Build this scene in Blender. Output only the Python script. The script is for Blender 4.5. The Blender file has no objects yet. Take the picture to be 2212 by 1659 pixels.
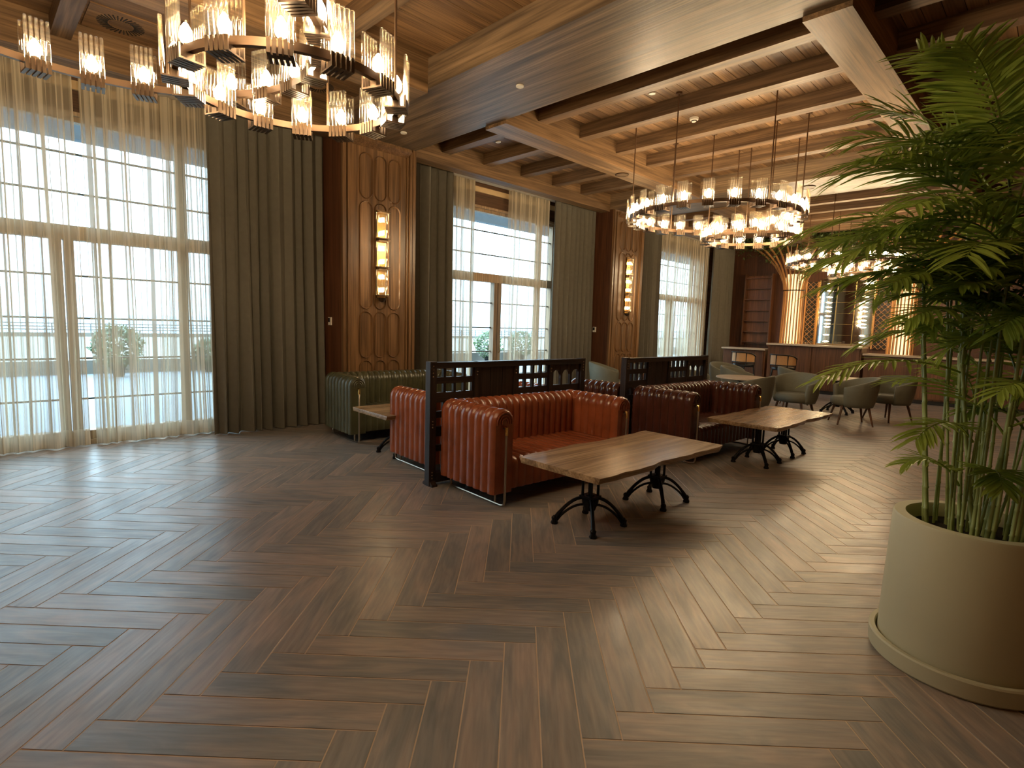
import bpy, math, random
import numpy as np
from mathutils import Vector, Matrix

random.seed(11)
PI = math.pi
scene = bpy.context.scene
COL = scene.collection

# ------------------------------------------------------------------ camera
CAM_H = 1.649
cam_d = bpy.data.cameras.new('camera')
cam_d.sensor_width = 36.0
cam_d.lens = 1188.74 / 2212.0 * 36.0
cam_d.clip_start = 0.05
cam_d.clip_end = 4000
cam = bpy.data.objects.new('camera', cam_d)
COL.objects.link(cam)
_right = Vector((0.71012, -0.70345, 0.02972))
_up = Vector((0.05483, 0.09734, 0.99374))
_back = Vector((-0.70194, -0.70405, 0.10769))
_m = Matrix((( _right.x, _up.x, _back.x, 0), (_right.y, _up.y, _back.y, 0), (_right.z, _up.z, _back.z, CAM_H), (0, 0, 0, 1)))
cam.matrix_world = _m
scene.camera = cam

def to_px(x, y, z):
    v = Vector((x, y, z - CAM_H))
    d = -v.dot(_back)
    if d < 0.05:
        return None
    return (1106 + 1188.74 * v.dot(_right) / d, 829.5 - 1188.74 * v.dot(_up) / d)

# ------------------------------------------------------------------ world, exposure
SKY = 4.0
LAMP = 128.0
world = bpy.data.worlds.new('sky')
scene.world = world
world.use_nodes = True
bg = world.node_tree.nodes['Background']
bg.inputs[0].default_value = (0.60, 0.84, 1.0, 1)
# overcast sky: three times brighter overhead than at the horizon (CIE standard overcast)
_wn, _wl = world.node_tree.nodes, world.node_tree.links
_tc = _wn.new('ShaderNodeTexCoord')
_sx = _wn.new('ShaderNodeSeparateXYZ')
_wl.new(_tc.outputs['Generated'], _sx.inputs[0])
_mr = _wn.new('ShaderNodeMapRange')
_mr.inputs[3].default_value = SKY
_mr.inputs[4].default_value = SKY * 3
_wl.new(_sx.outputs[2], _mr.inputs[0])
_wl.new(_mr.outputs[0], bg.inputs[1])
vs = scene.view_settings
vs.view_transform = 'Standard'
vs.look = 'None'
vs.gamma = 1.0
vs.exposure = 0.64
vs.use_curve_mapping = False
cy = scene.cycles
cy.max_bounces = 7
cy.diffuse_bounces = 5
cy.glossy_bounces = 3
cy.transmission_bounces = 4
cy.transparent_max_bounces = 24
cy.caustics_reflective = False
cy.caustics_refractive = False
cy.sample_clamp_indirect = 4.0
cy.use_denoising = True

def portal(name, x0, x1, z0, z1, y):
    l = bpy.data.lights.new(name, 'AREA')
    l.shape = 'RECTANGLE'
    l.size = x1 - x0
    l.size_y = z1 - z0
    l.cycles.is_portal = True
    o = bpy.data.objects.new(name, l)
    o.location = ((x0 + x1) / 2, y, (z0 + z1) / 2)
    o.rotation_euler = (-PI / 2, 0, 0)
    COL.objects.link(o)

# ------------------------------------------------------------------ materials
def lin(r, g, b):
    f = lambda c: (c / 255 / 12.92) if c / 255 <= 0.04045 else ((c / 255 + 0.055) / 1.055) ** 2.4
    return (f(r), f(g), f(b), 1)

def newmat(name):
    m = bpy.data.materials.new(name)
    m.use_nodes = True
    nt = m.node_tree
    p = nt.nodes['Principled BSDF']
    return m, nt, p

def plain(name, col, rough=0.5, metal=0.0, var=0.08, scale=8.0, spec=0.5, coat=0.0):
    m, nt, p = newmat(name)
    tc = nt.nodes.new('ShaderNodeTexCoord')
    no = nt.nodes.new('ShaderNodeTexNoise')
    no.inputs['Scale'].default_value = scale
    no.inputs['Detail'].default_value = 4
    nt.links.new(tc.outputs['Object'], no.inputs['Vector'])
    mx = nt.nodes.new('ShaderNodeMix')
    mx.data_type = 'RGBA'
    mx.inputs[6].default_value = tuple(max(0, c * (1 - var)) for c in col[:3]) + (1,)
    mx.inputs[7].default_value = tuple(min(1, c * (1 + var)) for c in col[:3]) + (1,)
    nt.links.new(no.outputs[0], mx.inputs[0])
    nt.links.new(mx.outputs[2], p.inputs['Base Color'])
    p.inputs['Roughness'].default_value = rough
    p.inputs['Metallic'].default_value = metal
    p.inputs['Specular IOR Level'].default_value = spec
    p.inputs['Coat Weight'].default_value = coat
    return m

def wood(name, c1, c2, axis='X', scale=1.0, rough=0.5, bump=0.15, coord='Object', rand=0.35, spec=0.4):
    """streaky timber, grain along the given axis"""
    m, nt, p = newmat(name)
    N, L = nt.nodes, nt.links
    tc = N.new('ShaderNodeTexCoord')
    oi = N.new('ShaderNodeObjectInfo')
    add = N.new('ShaderNodeVectorMath')
    add.operation = 'MULTIPLY_ADD'
    cmb = N.new('ShaderNodeCombineXYZ')
    for i in range(3):
        L.new(oi.outputs['Random'], cmb.inputs[i])
    L.new(cmb.outputs[0], add.inputs[0])
    add.inputs[1].default_value = (37, 53, 71)
    L.new(tc.outputs[coord], add.inputs[2])
    mp = N.new('ShaderNodeMapping')
    s = [9 * scale] * 3
    s['XYZ'.index(axis)] = 0.55 * scale
    mp.inputs['Scale'].default_value = s
    L.new(add.outputs[0], mp.inputs[0])
    n1 = N.new('ShaderNodeTexNoise')
    n1.inputs['Scale'].default_value = 1.0
    n1.inputs['Detail'].default_value = 5
    n1.inputs['Distortion'].default_value = 0.8
    L.new(mp.outputs[0], n1.inputs['Vector'])
    mp2 = N.new('ShaderNodeMapping')
    s2 = [60 * scale] * 3
    s2['XYZ'.index(axis)] = 1.6 * scale
    mp2.inputs['Scale'].default_value = s2
    L.new(add.outputs[0], mp2.inputs[0])
    n2 = N.new('ShaderNodeTexNoise')
    n2.inputs['Scale'].default_value = 1.0
    n2.inputs['Detail'].default_value = 3
    L.new(mp2.outputs[0], n2.inputs['Vector'])
    r1 = N.new('ShaderNodeValToRGB')
    r1.color_ramp.elements[0].position = 0.32
    r1.color_ramp.elements[1].position = 0.68
    r1.color_ramp.elements[0].color = c1
    r1.color_ramp.elements[1].color = c2
    L.new(n1.outputs[0], r1.inputs[0])
    r2 = N.new('ShaderNodeMapRange')
    r2.inputs[1].default_value = 0.35
    r2.inputs[2].default_value = 0.6
    r2.inputs[3].default_value = 0.62
    r2.inputs[4].default_value = 1.08
    L.new(n2.outputs[0], r2.inputs[0])
    rr = N.new('ShaderNodeMapRange')
    rr.inputs[3].default_value = 1 - rand
    rr.inputs[4].default_value = 1 + rand * 0.6
    L.new(oi.outputs['Random'], rr.inputs[0])
    mu = N.new('ShaderNodeMath')
    mu.operation = 'MULTIPLY'
    L.new(r2.outputs[0], mu.inputs[0])
    L.new(rr.outputs[0], mu.inputs[1])
    sc = N.new('ShaderNodeVectorMath')
    sc.operation = 'SCALE'
    L.new(r1.outputs[0], sc.inputs[0])
    L.new(mu.outputs[0], sc.inputs['Scale'])
    L.new(sc.outputs[0], p.inputs['Base Color'])
    p.inputs['Roughness'].default_value = rough
    p.inputs['Specular IOR Level'].default_value = spec
    if bump:
        b = N.new('ShaderNodeBump')
        b.inputs['Strength'].default_value = bump
        b.inputs['Distance'].default_value = 0.004
        L.new(n2.outputs[0], b.inputs['Height'])
        L.new(b.outputs[0], p.inputs['Normal'])
    return m

def emit(name, col, strength):
    m = bpy.data.materials.new(name)
    m.use_nodes = True
    nt = m.node_tree
    nt.nodes.remove(nt.nodes['Principled BSDF'])
    e = nt.nodes.new('ShaderNodeEmission')
    e.inputs[0].default_value = col
    e.inputs[1].default_value = strength
    nt.links.new(e.outputs[0], nt.nodes['Material Output'].inputs[0])
    return m

def floor_tile():
    m, nt, p = newmat('wood_look_tile')
    N, L = nt.nodes, nt.links
    uv = N.new('ShaderNodeUVMap')
    at = N.new('ShaderNodeAttribute')
    at.attribute_name = 'rnd'
    oi = N.new('ShaderNodeObjectInfo')
    rn = N.new('ShaderNodeMath')
    rn.operation = 'ADD'
    L.new(at.outputs['Fac'], rn.inputs[0])
    L.new(oi.outputs['Random'], rn.inputs[1])
    fr = N.new('ShaderNodeMath')
    fr.operation = 'FRACT'
    L.new(rn.outputs[0], fr.inputs[0])
    cmb = N.new('ShaderNodeCombineXYZ')
    L.new(fr.outputs[0], cmb.inputs[0])
    L.new(fr.outputs[0], cmb.inputs[1])
    sh = N.new('ShaderNodeVectorMath')
    sh.operation = 'MULTIPLY_ADD'
    L.new(cmb.outputs[0], sh.inputs[0])
    sh.inputs[1].default_value = (91, 57, 0)
    L.new(uv.outputs[0], sh.inputs[2])
    def noise(sx, sy, det, dist):
        mp = N.new('ShaderNodeMapping')
        mp.inputs['Scale'].default_value = (sx, sy, 1)
        L.new(sh.outputs[0], mp.inputs[0])
        n = N.new('ShaderNodeTexNoise')
        n.inputs['Scale'].default_value = 1
        n.inputs['Detail'].default_value = det
        n.inputs['Distortion'].default_value = dist
        L.new(mp.outputs[0], n.inputs['Vector'])
        return n
    broad = noise(2.0, 11, 4, 1.2)
    fine = noise(4.0, 50, 4, 0.15)
    blot = noise(3, 8, 3, 0.2)
    ramp = N.new('ShaderNodeValToRGB')
    e = ramp.color_ramp.elements
    e[0].position, e[0].color = 0.30, lin(128, 127, 125)
    e[1].position, e[1].color = 0.72, lin(174, 156, 143)
    mid = ramp.color_ramp.elements.new(0.5)
    mid.color = lin(152, 143, 135)
    # each tile drifts between grey and brown
    dr = N.new('ShaderNodeMapRange')
    dr.inputs[3].default_value = -0.13
    dr.inputs[4].default_value = 0.13
    L.new(fr.outputs[0], dr.inputs[0])
    ad = N.new('ShaderNodeMath')
    ad.operation = 'ADD'
    L.new(broad.outputs[0], ad.inputs[0])
    L.new(dr.outputs[0], ad.inputs[1])
    L.new(ad.outputs[0], ramp.inputs[0])
    mr = N.new('ShaderNodeMapRange')
    mr.inputs[1].default_value = 0.3
    mr.inputs[2].default_value = 0.7
    mr.inputs[3].default_value = 0.84
    mr.inputs[4].default_value = 1.10
    L.new(fine.outputs[0], mr.inputs[0])
    sc = N.new('ShaderNodeVectorMath')
    sc.operation = 'SCALE'
    L.new(ramp.outputs[0], sc.inputs[0])
    L.new(mr.outputs[0], sc.inputs['Scale'])
    L.new(sc.outputs[0], p.inputs['Base Color'])
    ro = N.new('ShaderNodeMapRange')
    ro.inputs[1].default_value = 0.3
    ro.inputs[2].default_value = 0.7
    ro.inputs[3].default_value = 0.28
    ro.inputs[4].default_value = 0.42
    L.new(blot.outputs[0], ro.inputs[0])
    L.new(ro.outputs[0], p.inputs['Roughness'])
    p.inputs['Specular IOR Level'].default_value = 0.55
    b = N.new('ShaderNodeBump')
    b.inputs['Strength'].default_value = 0.03
    b.inputs['Distance'].default_value = 0.001
    L.new(fine.outputs[0], b.inputs['Height'])
    L.new(b.outputs[0], p.inputs['Normal'])
    return m

def leather(name, col, rough=0.32):
    m, nt, p = newmat(name)
    N, L = nt.nodes, nt.links
    tc = N.new('ShaderNodeTexCoord')
    n = N.new('ShaderNodeTexNoise')
    n.inputs['Scale'].default_value = 5
    n.inputs['Detail'].default_value = 6
    L.new(tc.outputs['Object'], n.inputs['Vector'])
    r = N.new('ShaderNodeValToRGB')
    r.color_ramp.elements[0].position = 0.3
    r.color_ramp.elements[1].position = 0.7
    r.color_ramp.elements[0].color = tuple(c * 0.75 for c in col[:3]) + (1,)
    r.color_ramp.elements[1].color = tuple(c * 1.2 for c in col[:3]) + (1,)
    L.new(n.outputs[0], r.inputs[0])
    L.new(r.outputs[0], p.inputs['Base Color'])
    p.inputs['Roughness'].default_value = rough
    p.inputs['Specular IOR Level'].default_value = 0.6
    n2 = N.new('ShaderNodeTexNoise')
    n2.inputs['Scale'].default_value = 120
    L.new(tc.outputs['Object'], n2.inputs['Vector'])
    b = N.new('ShaderNodeBump')
    b.inputs['Strength'].default_value = 0.08
    b.inputs['Distance'].default_value = 0.003
    L.new(n2.outputs[0], b.inputs['Height'])
    L.new(b.outputs[0], p.inputs['Normal'])
    return m

def clear_glass(name, tint, refl=0.10, rough=0.05, milky=0.0):
    """thin clear glass: mostly passes light straight on, with a fresnel reflection"""
    m = bpy.data.materials.new(name)
    m.use_nodes = True
    nt = m.node_tree
    N, L = nt.nodes, nt.links
    N.remove(N['Principled BSDF'])
    t = N.new('ShaderNodeBsdfTransparent')
    t.inputs[0].default_value = tint
    g = N.new('ShaderNodeBsdfGlossy')
    g.inputs['Roughness'].default_value = rough
    lw = N.new('ShaderNodeLayerWeight')
    pw = N.new('ShaderNodeMath')
    pw.operation = 'POWER'
    pw.inputs[1].default_value = 3.5
    L.new(lw.outputs['Facing'], pw.inputs[0])
    ad = N.new('ShaderNodeMath')
    ad.operation = 'MULTIPLY_ADD'
    ad.inputs[1].default_value = 0.55
    ad.inputs[2].default_value = refl
    ad.use_clamp = True
    L.new(pw.outputs[0], ad.inputs[0])
    if milky:
        tl = N.new('ShaderNodeBsdfTranslucent')
        tl.inputs[0].default_value = tint
        m0 = N.new('ShaderNodeMixShader')
        m0.inputs[0].default_value = milky
        L.new(t.outputs[0], m0.inputs[1])
        L.new(tl.outputs[0], m0.inputs[2])
        t = m0
    mx = N.new('ShaderNodeMixShader')
    L.new(ad.outputs[0], mx.inputs[0])
    L.new(t.outputs[0], mx.inputs[1])
    L.new(g.outputs[0], mx.inputs[2])
    L.new(mx.outputs[0], N['Material Output'].inputs[0])
    return m

def sheer_mat():
    """loosely woven voile: open weave lets light through, threads scatter it"""
    m = bpy.data.materials.new('sheer_voile')
    m.use_nodes = True
    nt = m.node_tree
    N, L = nt.nodes, nt.links
    N.remove(N['Principled BSDF'])
    tr = N.new('ShaderNodeBsdfTransparent')
    di = N.new('ShaderNodeBsdfDiffuse')
    di.inputs[0].default_value = lin(206, 194, 172)
    tl = N.new('ShaderNodeBsdfTranslucent')
    tl.inputs[0].default_value = lin(226, 214, 192)
    m1 = N.new('ShaderNodeMixShader')
    m1.inputs[0].default_value = 0.10
    L.new(di.outputs[0], m1.inputs[1])
    L.new(tl.outputs[0], m1.inputs[2])
    uv = N.new('ShaderNodeUVMap')
    mp = N.new('ShaderNodeMapping')
    mp.inputs['Scale'].default_value = (22, 0.04, 1)
    L.new(uv.outputs[0], mp.inputs[0])
    n = N.new('ShaderNodeTexNoise')
    n.inputs['Scale'].default_value = 1
    n.inputs['Detail'].default_value = 3
    L.new(mp.outputs[0], n.inputs['Vector'])
    r = N.new('ShaderNodeMapRange')
    r.inputs[1].default_value = 0.47
    r.inputs[2].default_value = 0.56
    r.inputs[3].default_value = 0.40
    r.inputs[4].default_value = 0.93
    L.new(n.outputs[0], r.inputs[0])
    # a hem of doubled cloth along the foot and a heading tape along the top
    sp = N.new('ShaderNodeSeparateXYZ')
    L.new(uv.outputs[0], sp.inputs[0])
    lw = N.new('ShaderNodeLayerWeight')
    lw.inputs[0].default_value = 0.35
    ad = N.new('ShaderNodeMath')
    ad.operation = 'MULTIPLY_ADD'
    L.new(lw.outputs['Facing'], ad.inputs[0])
    ad.inputs[1].default_value = 0.38
    L.new(r.outputs[0], ad.inputs[2])
    hem = N.new('ShaderNodeMath')
    hem.operation = 'LESS_THAN'
    L.new(sp.outputs[1], hem.inputs[0])
    hem.inputs[1].default_value = 0.2
    hm = N.new('ShaderNodeMath')
    hm.operation = 'MULTIPLY_ADD'
    hm.use_clamp = True
    L.new(hem.outputs[0], hm.inputs[0])
    hm.inputs[1].default_value = 0.25
    L.new(ad.outputs[0], hm.inputs[2])
    mx = N.new('ShaderNodeMixShader')
    L.new(hm.outputs[0], mx.inputs[0])
    L.new(tr.outputs[0], mx.inputs[1])
    L.new(m1.outputs[0], mx.inputs[2])
    L.new(mx.outputs[0], N['Material Output'].inputs[0])
    return m

def leaf_mat(name, c1, c2, trans=0.35):
    m, nt, p = newmat(name)
    N, L = nt.nodes, nt.links
    oi = N.new('ShaderNodeObjectInfo')
    tc = N.new('ShaderNodeTexCoord')
    n = N.new('ShaderNodeTexNoise')
    n.inputs['Scale'].default_value = 9
    L.new(tc.outputs['Object'], n.inputs['Vector'])
    ad = N.new('ShaderNodeMath')
    ad.operation = 'MULTIPLY_ADD'
    L.new(oi.outputs['Random'], ad.inputs[0])
    ad.inputs[1].default_value = 0.7
    L.new(n.outputs[0], ad.inputs[2])
    r = N.new('ShaderNodeValToRGB')
    r.color_ramp.elements[0].position = 0.35
    r.color_ramp.elements[1].position = 1.15 - 0.25
    r.color_ramp.elements[0].color = c1
    r.color_ramp.elements[1].color = c2
    L.new(ad.outputs[0], r.inputs[0])
    L.new(r.outputs[0], p.inputs['Base Color'])
    p.inputs['Roughness'].default_value = 0.42
    tl = N.new('ShaderNodeBsdfTranslucent')
    L.new(r.outputs[0], tl.inputs[0])
    mx = N.new('ShaderNodeMixShader')
    mx.inputs[0].default_value = trans
    L.new(p.outputs[0], mx.inputs[1])
    L.new(tl.outputs[0], mx.inputs[2])
    L.new(mx.outputs[0], N['Material Output'].inputs[0])
    return m

def mirror_mat():
    m, nt, p = newmat('mirror_glass')
    p.inputs['Base Color'].default_value = (0.72, 0.72, 0.70, 1)
    p.inputs['Metallic'].default_value = 1
    p.inputs['Roughness'].default_value = 0.04
    return m

M = {}
M['tile'] = floor_tile()
M['grout'] = plain('grout', lin(206, 182, 156), 0.7)
OAK1, OAK2 = lin(108, 80, 54), lin(152, 116, 78)
M['board'] = wood('oak_board', OAK1, OAK2, 'X', 1.0, 0.5, 0.15)
M['joist'] = wood('oak_joist', lin(92, 70, 50), lin(136, 107, 77), 'Y', 1.0, 0.48, 0.2, rand=0.2)
M['beam_y'] = wood('oak_beam_cross', lin(96, 79, 62), lin(150, 124, 95), 'Y', 0.8, 0.42, 0.3, rand=0.1)
M['beam_x'] = wood('oak_beam_long', lin(104, 80, 56), lin(158, 124, 88), 'X', 0.8, 0.45, 0.25, rand=0.1)
M['panel'] = wood('panel_oak', lin(104, 76, 50), lin(146, 110, 75), 'Z', 0.9, 0.28, 0.08, rand=0.1)
M['darkpanel'] = wood('dark_panel', lin(80, 48, 30), lin(104, 64, 40), 'Z', 0.8, 0.5, 0.05)
M['barwood'] = wood('bar_wood', lin(92, 58, 36), lin(122, 80, 50), 'Z', 0.8, 0.4, 0.05)
M['divider'] = wood('divider_oak', lin(34, 24, 18), lin(62, 48, 40), 'Z', 1.2, 0.42, 0.25, rand=0.25)
M['divider_h'] = wood('divider_oak_rail', lin(34, 24, 18), lin(62, 48, 40), 'X', 1.2, 0.42, 0.25, rand=0.25)
M['slab'] = wood('table_slab', lin(128, 100, 70), lin(184, 152, 114), 'X', 0.9, 0.27, 0.03, rand=0.12, spec=0.5)
M['walnut_leg'] = wood('chair_leg_wood', lin(70, 44, 26), lin(112, 74, 46), 'Z', 2.0, 0.45, 0.05)
M['iron'] = plain('cast_iron', lin(24, 22, 22), 0.42, 0.6, 0.2)
M['bronze'] = plain('brushed_bronze', lin(118, 94, 74), 0.36, 0.85, 0.1)
M['bracket'] = plain('bracket_bronze', lin(92, 75, 60), 0.32, 0.85, 0.15)
M['brass'] = plain('polished_brass', lin(226, 190, 120), 0.18, 1.0, 0.05)
M['chrome'] = plain('champagne_chrome', lin(170, 158, 142), 0.28, 1.0, 0.05)
M['frame'] = wood('window_frame_wood', lin(150, 122, 92), lin(182, 154, 122), 'Z', 1.0, 0.5, 0.05)
M['muntin'] = plain('muntin_metal', lin(70, 72, 70), 0.5, 0.3)
M['wallwood'] = wood('header_oak', lin(92, 64, 42), lin(128, 90, 60), 'X', 0.8, 0.5, 0.1)
M['pale'] = plain('pale_strip', lin(205, 175, 130), 0.6)
M['drape'] = plain('velvet_drape', lin(116, 111, 99), 0.85, 0, 0.12, 14, 0.2)
M['sheer'] = sheer_mat()
M['pane'] = clear_glass('window_glass', (0.96, 0.99, 1, 1), 0.0, 0.0)
M['rodglass'] = clear_glass('rod_glass', (0.99, 0.95, 0.86, 1), 0.05, 0.12, 0.012)
M['bulb'] = emit('warm_bulb', (1.0, 0.79, 0.52, 1), LAMP)
M['sconce_bulb'] = emit('sconce_bulb', (1.0, 0.75, 0.44, 1), LAMP * 0.8)
M['led'] = emit('led_strip', (1.0, 0.62, 0.26, 1), 1.7)  # brightness of the lit column slats, put on added tubes
M['barbulb'] = emit('bar_bulb', (1.0, 0.72, 0.36, 1), 22.0)
M['tan'] = leather('tan_leather', lin(146, 77, 47), 0.25)
M['dark'] = leather('dark_brown_leather', lin(80, 42, 31), 0.24)
M['green'] = leather('bottle_green_leather', lin(76, 75, 52), 0.32)
M['olive'] = plain('olive_fabric', lin(104, 102, 86), 0.75, 0, 0.1, 30)
M['white'] = plain('white_plastic', lin(232, 226, 214), 0.5)
M['black'] = plain('black_paint', lin(20, 18, 18), 0.5)
M['cane'] = plain('cane_weave', lin(196, 150, 100), 0.6, 0, 0.2, 60)
M['stone'] = plain('stone_top', lin(190, 170, 148), 0.3)
M['pot'] = plain('sage_pot', lin(188, 184, 156), 0.55, 0, 0.05, 3)
M['soil'] = plain('soil', lin(34, 26, 18), 0.95, 0, 0.4, 20)
M['leaf'] = leaf_mat('palm_leaf', lin(76, 108, 36), lin(158, 176, 78), 0.42)
M['cane_stem'] = plain('palm_cane', lin(146, 158, 98), 0.42, 0, 0.35, 12)
M['ivy'] = leaf_mat('ivy_leaf', lin(40, 56, 26), lin(84, 100, 50), 0.2)
M['bush'] = leaf_mat('bush_leaf', lin(30, 48, 18), lin(62, 82, 36), 0.2)
M['paving'] = plain('paving', lin(84, 90, 96), 0.7, 0, 0.12, 4)
M['concrete'] = plain('concrete_wall', lin(92, 87, 78), 0.8, 0, 0.15, 3)
M['rail'] = plain('rail_metal', lin(80, 84, 86), 0.5, 0.3)
M['sea'] = plain('sea_water', lin(70, 116, 140), 0.3, 0, 0.1, 0.02)
M['eave'] = plain('eave_panel', lin(120, 132, 142), 0.6, 0, 0.2, 6)
M['mirror'] = mirror_mat()
M['slat'] = wood('column_slat', lin(150, 104, 60), lin(196, 144, 88), 'Z', 1.0, 0.45, 0.05)

# ------------------------------------------------------------------ mesh helpers
class MB:
    def __init__(self):
        self.v, self.f, self.uv = [], [], None

    def quad_box(self, c):
        b = len(self.v)
        self.v += c
        self.f += [(b, b + 3, b + 2, b + 1), (b + 4, b + 5, b + 6, b + 7), (b, b + 1, b + 5, b + 4),
                   (b + 1, b + 2, b + 6, b + 5), (b + 2, b + 3, b + 7, b + 6), (b + 3, b, b + 4, b + 7)]
        return self

    def box(self, x0, x1, y0, y1, z0, z1):
        return self.quad_box([(x0, y0, z0), (x1, y0, z0), (x1, y1, z0), (x0, y1, z0),
                              (x0, y0, z1), (x1, y0, z1), (x1, y1, z1), (x0, y1, z1)])

    def bar(self, a, b, w, h, up=(0, 0, 1)):
        """rectangular bar from a to b, w across and h along the up direction"""
        a, b = Vector(a), Vector(b)
        d = (b - a).normalized()
        s = d.cross(Vector(up))
        if s.length < 1e-4:
            s = d.cross(Vector((1, 0, 0)))
        s.normalize()
        u = s.cross(d).normalized()
        s, u = s * w / 2, u * h / 2
        return self.quad_box([tuple(q) for q in (a - s - u, a + s - u, a + s + u, a - s + u, b - s - u, b + s - u, b + s + u, b - s + u)])

    def tube(self, pts, r, n=8, cap=True):
        pts = [Vector(p) for p in pts]
        rs = r if isinstance(r, (list, tuple)) else [r] * len(pts)
        b = len(self.v)
        prev = None
        for i, p in enumerate(pts):
            t = (pts[min(i + 1, len(pts) - 1)] - pts[max(i - 1, 0)]).normalized()
            if prev is None:
                s = t.cross(Vector((0, 0, 1)))
                if s.length < 1e-3:
                    s = t.cross(Vector((1, 0, 0)))
            else:
                s = prev - t * prev.dot(t)
            s.normalize()
            prev = s
            u = t.cross(s)
            for k in range(n):
                a = 2 * PI * k / n
                self.v.append(tuple(p + (s * math.cos(a) + u * math.sin(a)) * rs[i]))
        for i in range(len(pts) - 1):
            for k in range(n):
                k2 = (k + 1) % n
                self.f.append((b + i * n + k, b + i * n + k2, b + (i + 1) * n + k2, b + (i + 1) * n + k))
        if cap:
            self.f.append(tuple(b + k for k in range(n))[::-1])
            e = b + (len(pts) - 1) * n
            self.f.append(tuple(e + k for k in range(n)))
        return self

    def lathe(self, prof, n=32, c=(0, 0, 0), closed=False):
        b = len(self.v)
        m = len(prof)
        for r, z in prof:
            for k in range(n):
                a = 2 * PI * k / n
                self.v.append((c[0] + r * math.cos(a), c[1] + r * math.sin(a), c[2] + z))
        rng = range(m) if closed else range(m - 1)
        for i in rng:
            j = (i + 1) % m
            for k in range(n):
                k2 = (k + 1) % n
                self.f.append((b + i * n + k, b + i * n + k2, b + j * n + k2, b + j * n + k))
        if not closed:
            if prof[0][0] > 1e-6:
                self.f.append(tuple(b + k for k in range(n))[::-1])
            if prof[-1][0] > 1e-6:
                self.f.append(tuple(b + (m - 1) * n + k for k in range(n)))
        return self

    def grid(self, fn, nu, nv, closed_u=False, uvfn=None):
        b = len(self.v)
        for j in range(nv + 1):
            for i in range(nu + (0 if closed_u else 1)):
                self.v.append(tuple(fn(i / nu, j / nv)))
        w = nu if closed_u else nu + 1
        for j in range(nv):
            for i in range(nu):
                i2 = (i + 1) % w if closed_u else i + 1
                self.f.append((b + j * w + i, b + j * w + i2, b + (j + 1) * w + i2, b + (j + 1) * w + i))
        return self

    def prism(self, poly, h0, h1, place):
        """extrude a 2-d polygon; place(u, v, h) gives the 3-d point"""
        b = len(self.v)
        n = len(poly)
        self.v += [tuple(place(u, v, h0)) for u, v in poly] + [tuple(place(u, v, h1)) for u, v in poly]
        self.f += [tuple(range(b, b + n))[::-1], tuple(range(b + n, b + 2 * n))]
        for i in range(n):
            j = (i + 1) % n
            self.f.append((b + i, b + j, b + n + j, b + n + i))
        return self

    def mesh(self, name, mat, smooth=False):
        me = bpy.data.meshes.new(name)
        me.from_pydata(self.v, [], self.f)
        me.materials.append(M[mat] if isinstance(mat, str) else mat)
        if smooth:
            me.polygons.foreach_set('use_smooth', [True] * len(me.polygons))
            if smooth != 'all':
                me.set_sharp_from_angle(angle=math.radians(38))
        me.update()
        return me

    def build(self, name, mat, parent=None, smooth=False, loc=(0, 0, 0), rot=(0, 0, 0)):
        return link(name, self.mesh(name, mat, smooth), parent, loc, rot)

def link(name, me, parent=None, loc=(0, 0, 0), rot=(0, 0, 0)):
    o = bpy.data.objects.new(name, me)
    COL.objects.link(o)
    o.parent = parent
    o.location = loc
    o.rotation_euler = rot
    return o

def tag(o, label=None, cat=None, group=None, kind=None):
    if label: o['label'] = label
    if cat: o['category'] = cat
    if group: o['group'] = group
    if kind: o['kind'] = kind
    return o

def empty(name, loc=(0, 0, 0), rz=0, **kw):
    o = bpy.data.objects.new(name, None)
    COL.objects.link(o)
    o.location = loc
    o.rotation_euler = (0, 0, rz)
    o.empty_display_size = 0.2
    return tag(o, **kw)

KIDS = {}
def copy_tree(o, parent=None):
    c = o.copy()
    COL.objects.link(c)
    c.parent = parent
    for ch in KIDS[o.name]:
        copy_tree(ch, c)
    return c

def index_kids():
    KIDS.clear()
    for o in bpy.data.objects:
        KIDS.setdefault(o.name, [])
        if o.parent:
            KIDS.setdefault(o.parent.name, []).append(o)

# ------------------------------------------------------------------ room dimensions (metres; x along the window wall, y to the windows)
X0, X1 = -4.3, 18.5          # rear wall, bar wall
YW, YR = 8.5, -1.05          # window wall inner face, opposite wall
Z_BEAM, Z_LONG, Z_JOIST, Z_BOARD = 4.35, 4.305, 4.50, 4.69
BEAMS = [(-3.3, -2.05), (4.0, 5.27), (10.75, 12.02)]
BAYS = [(-2.05, 4.0), (5.27, 10.75), (12.02, 18.5)]
PIL_Y = 7.65
WIN = [0.89, 8.01, 15.15]    # window centres

# ------------------------------------------------------------------ floor: herringbone tiles
AL, T0, SW, NL = 0.7983, (-3.7761, -20.4198), 0.165, 5.9673
EXL = (math.cos(AL), math.sin(AL))
EYL = (-math.sin(AL), math.cos(AL))
def lat(a, b):
    dx, dy = a - T0[0], b - T0[1]
    return ((dx * EXL[0] + dy * EXL[1]) * SW, (dx * EYL[0] + dy * EYL[1]) * SW)

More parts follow.
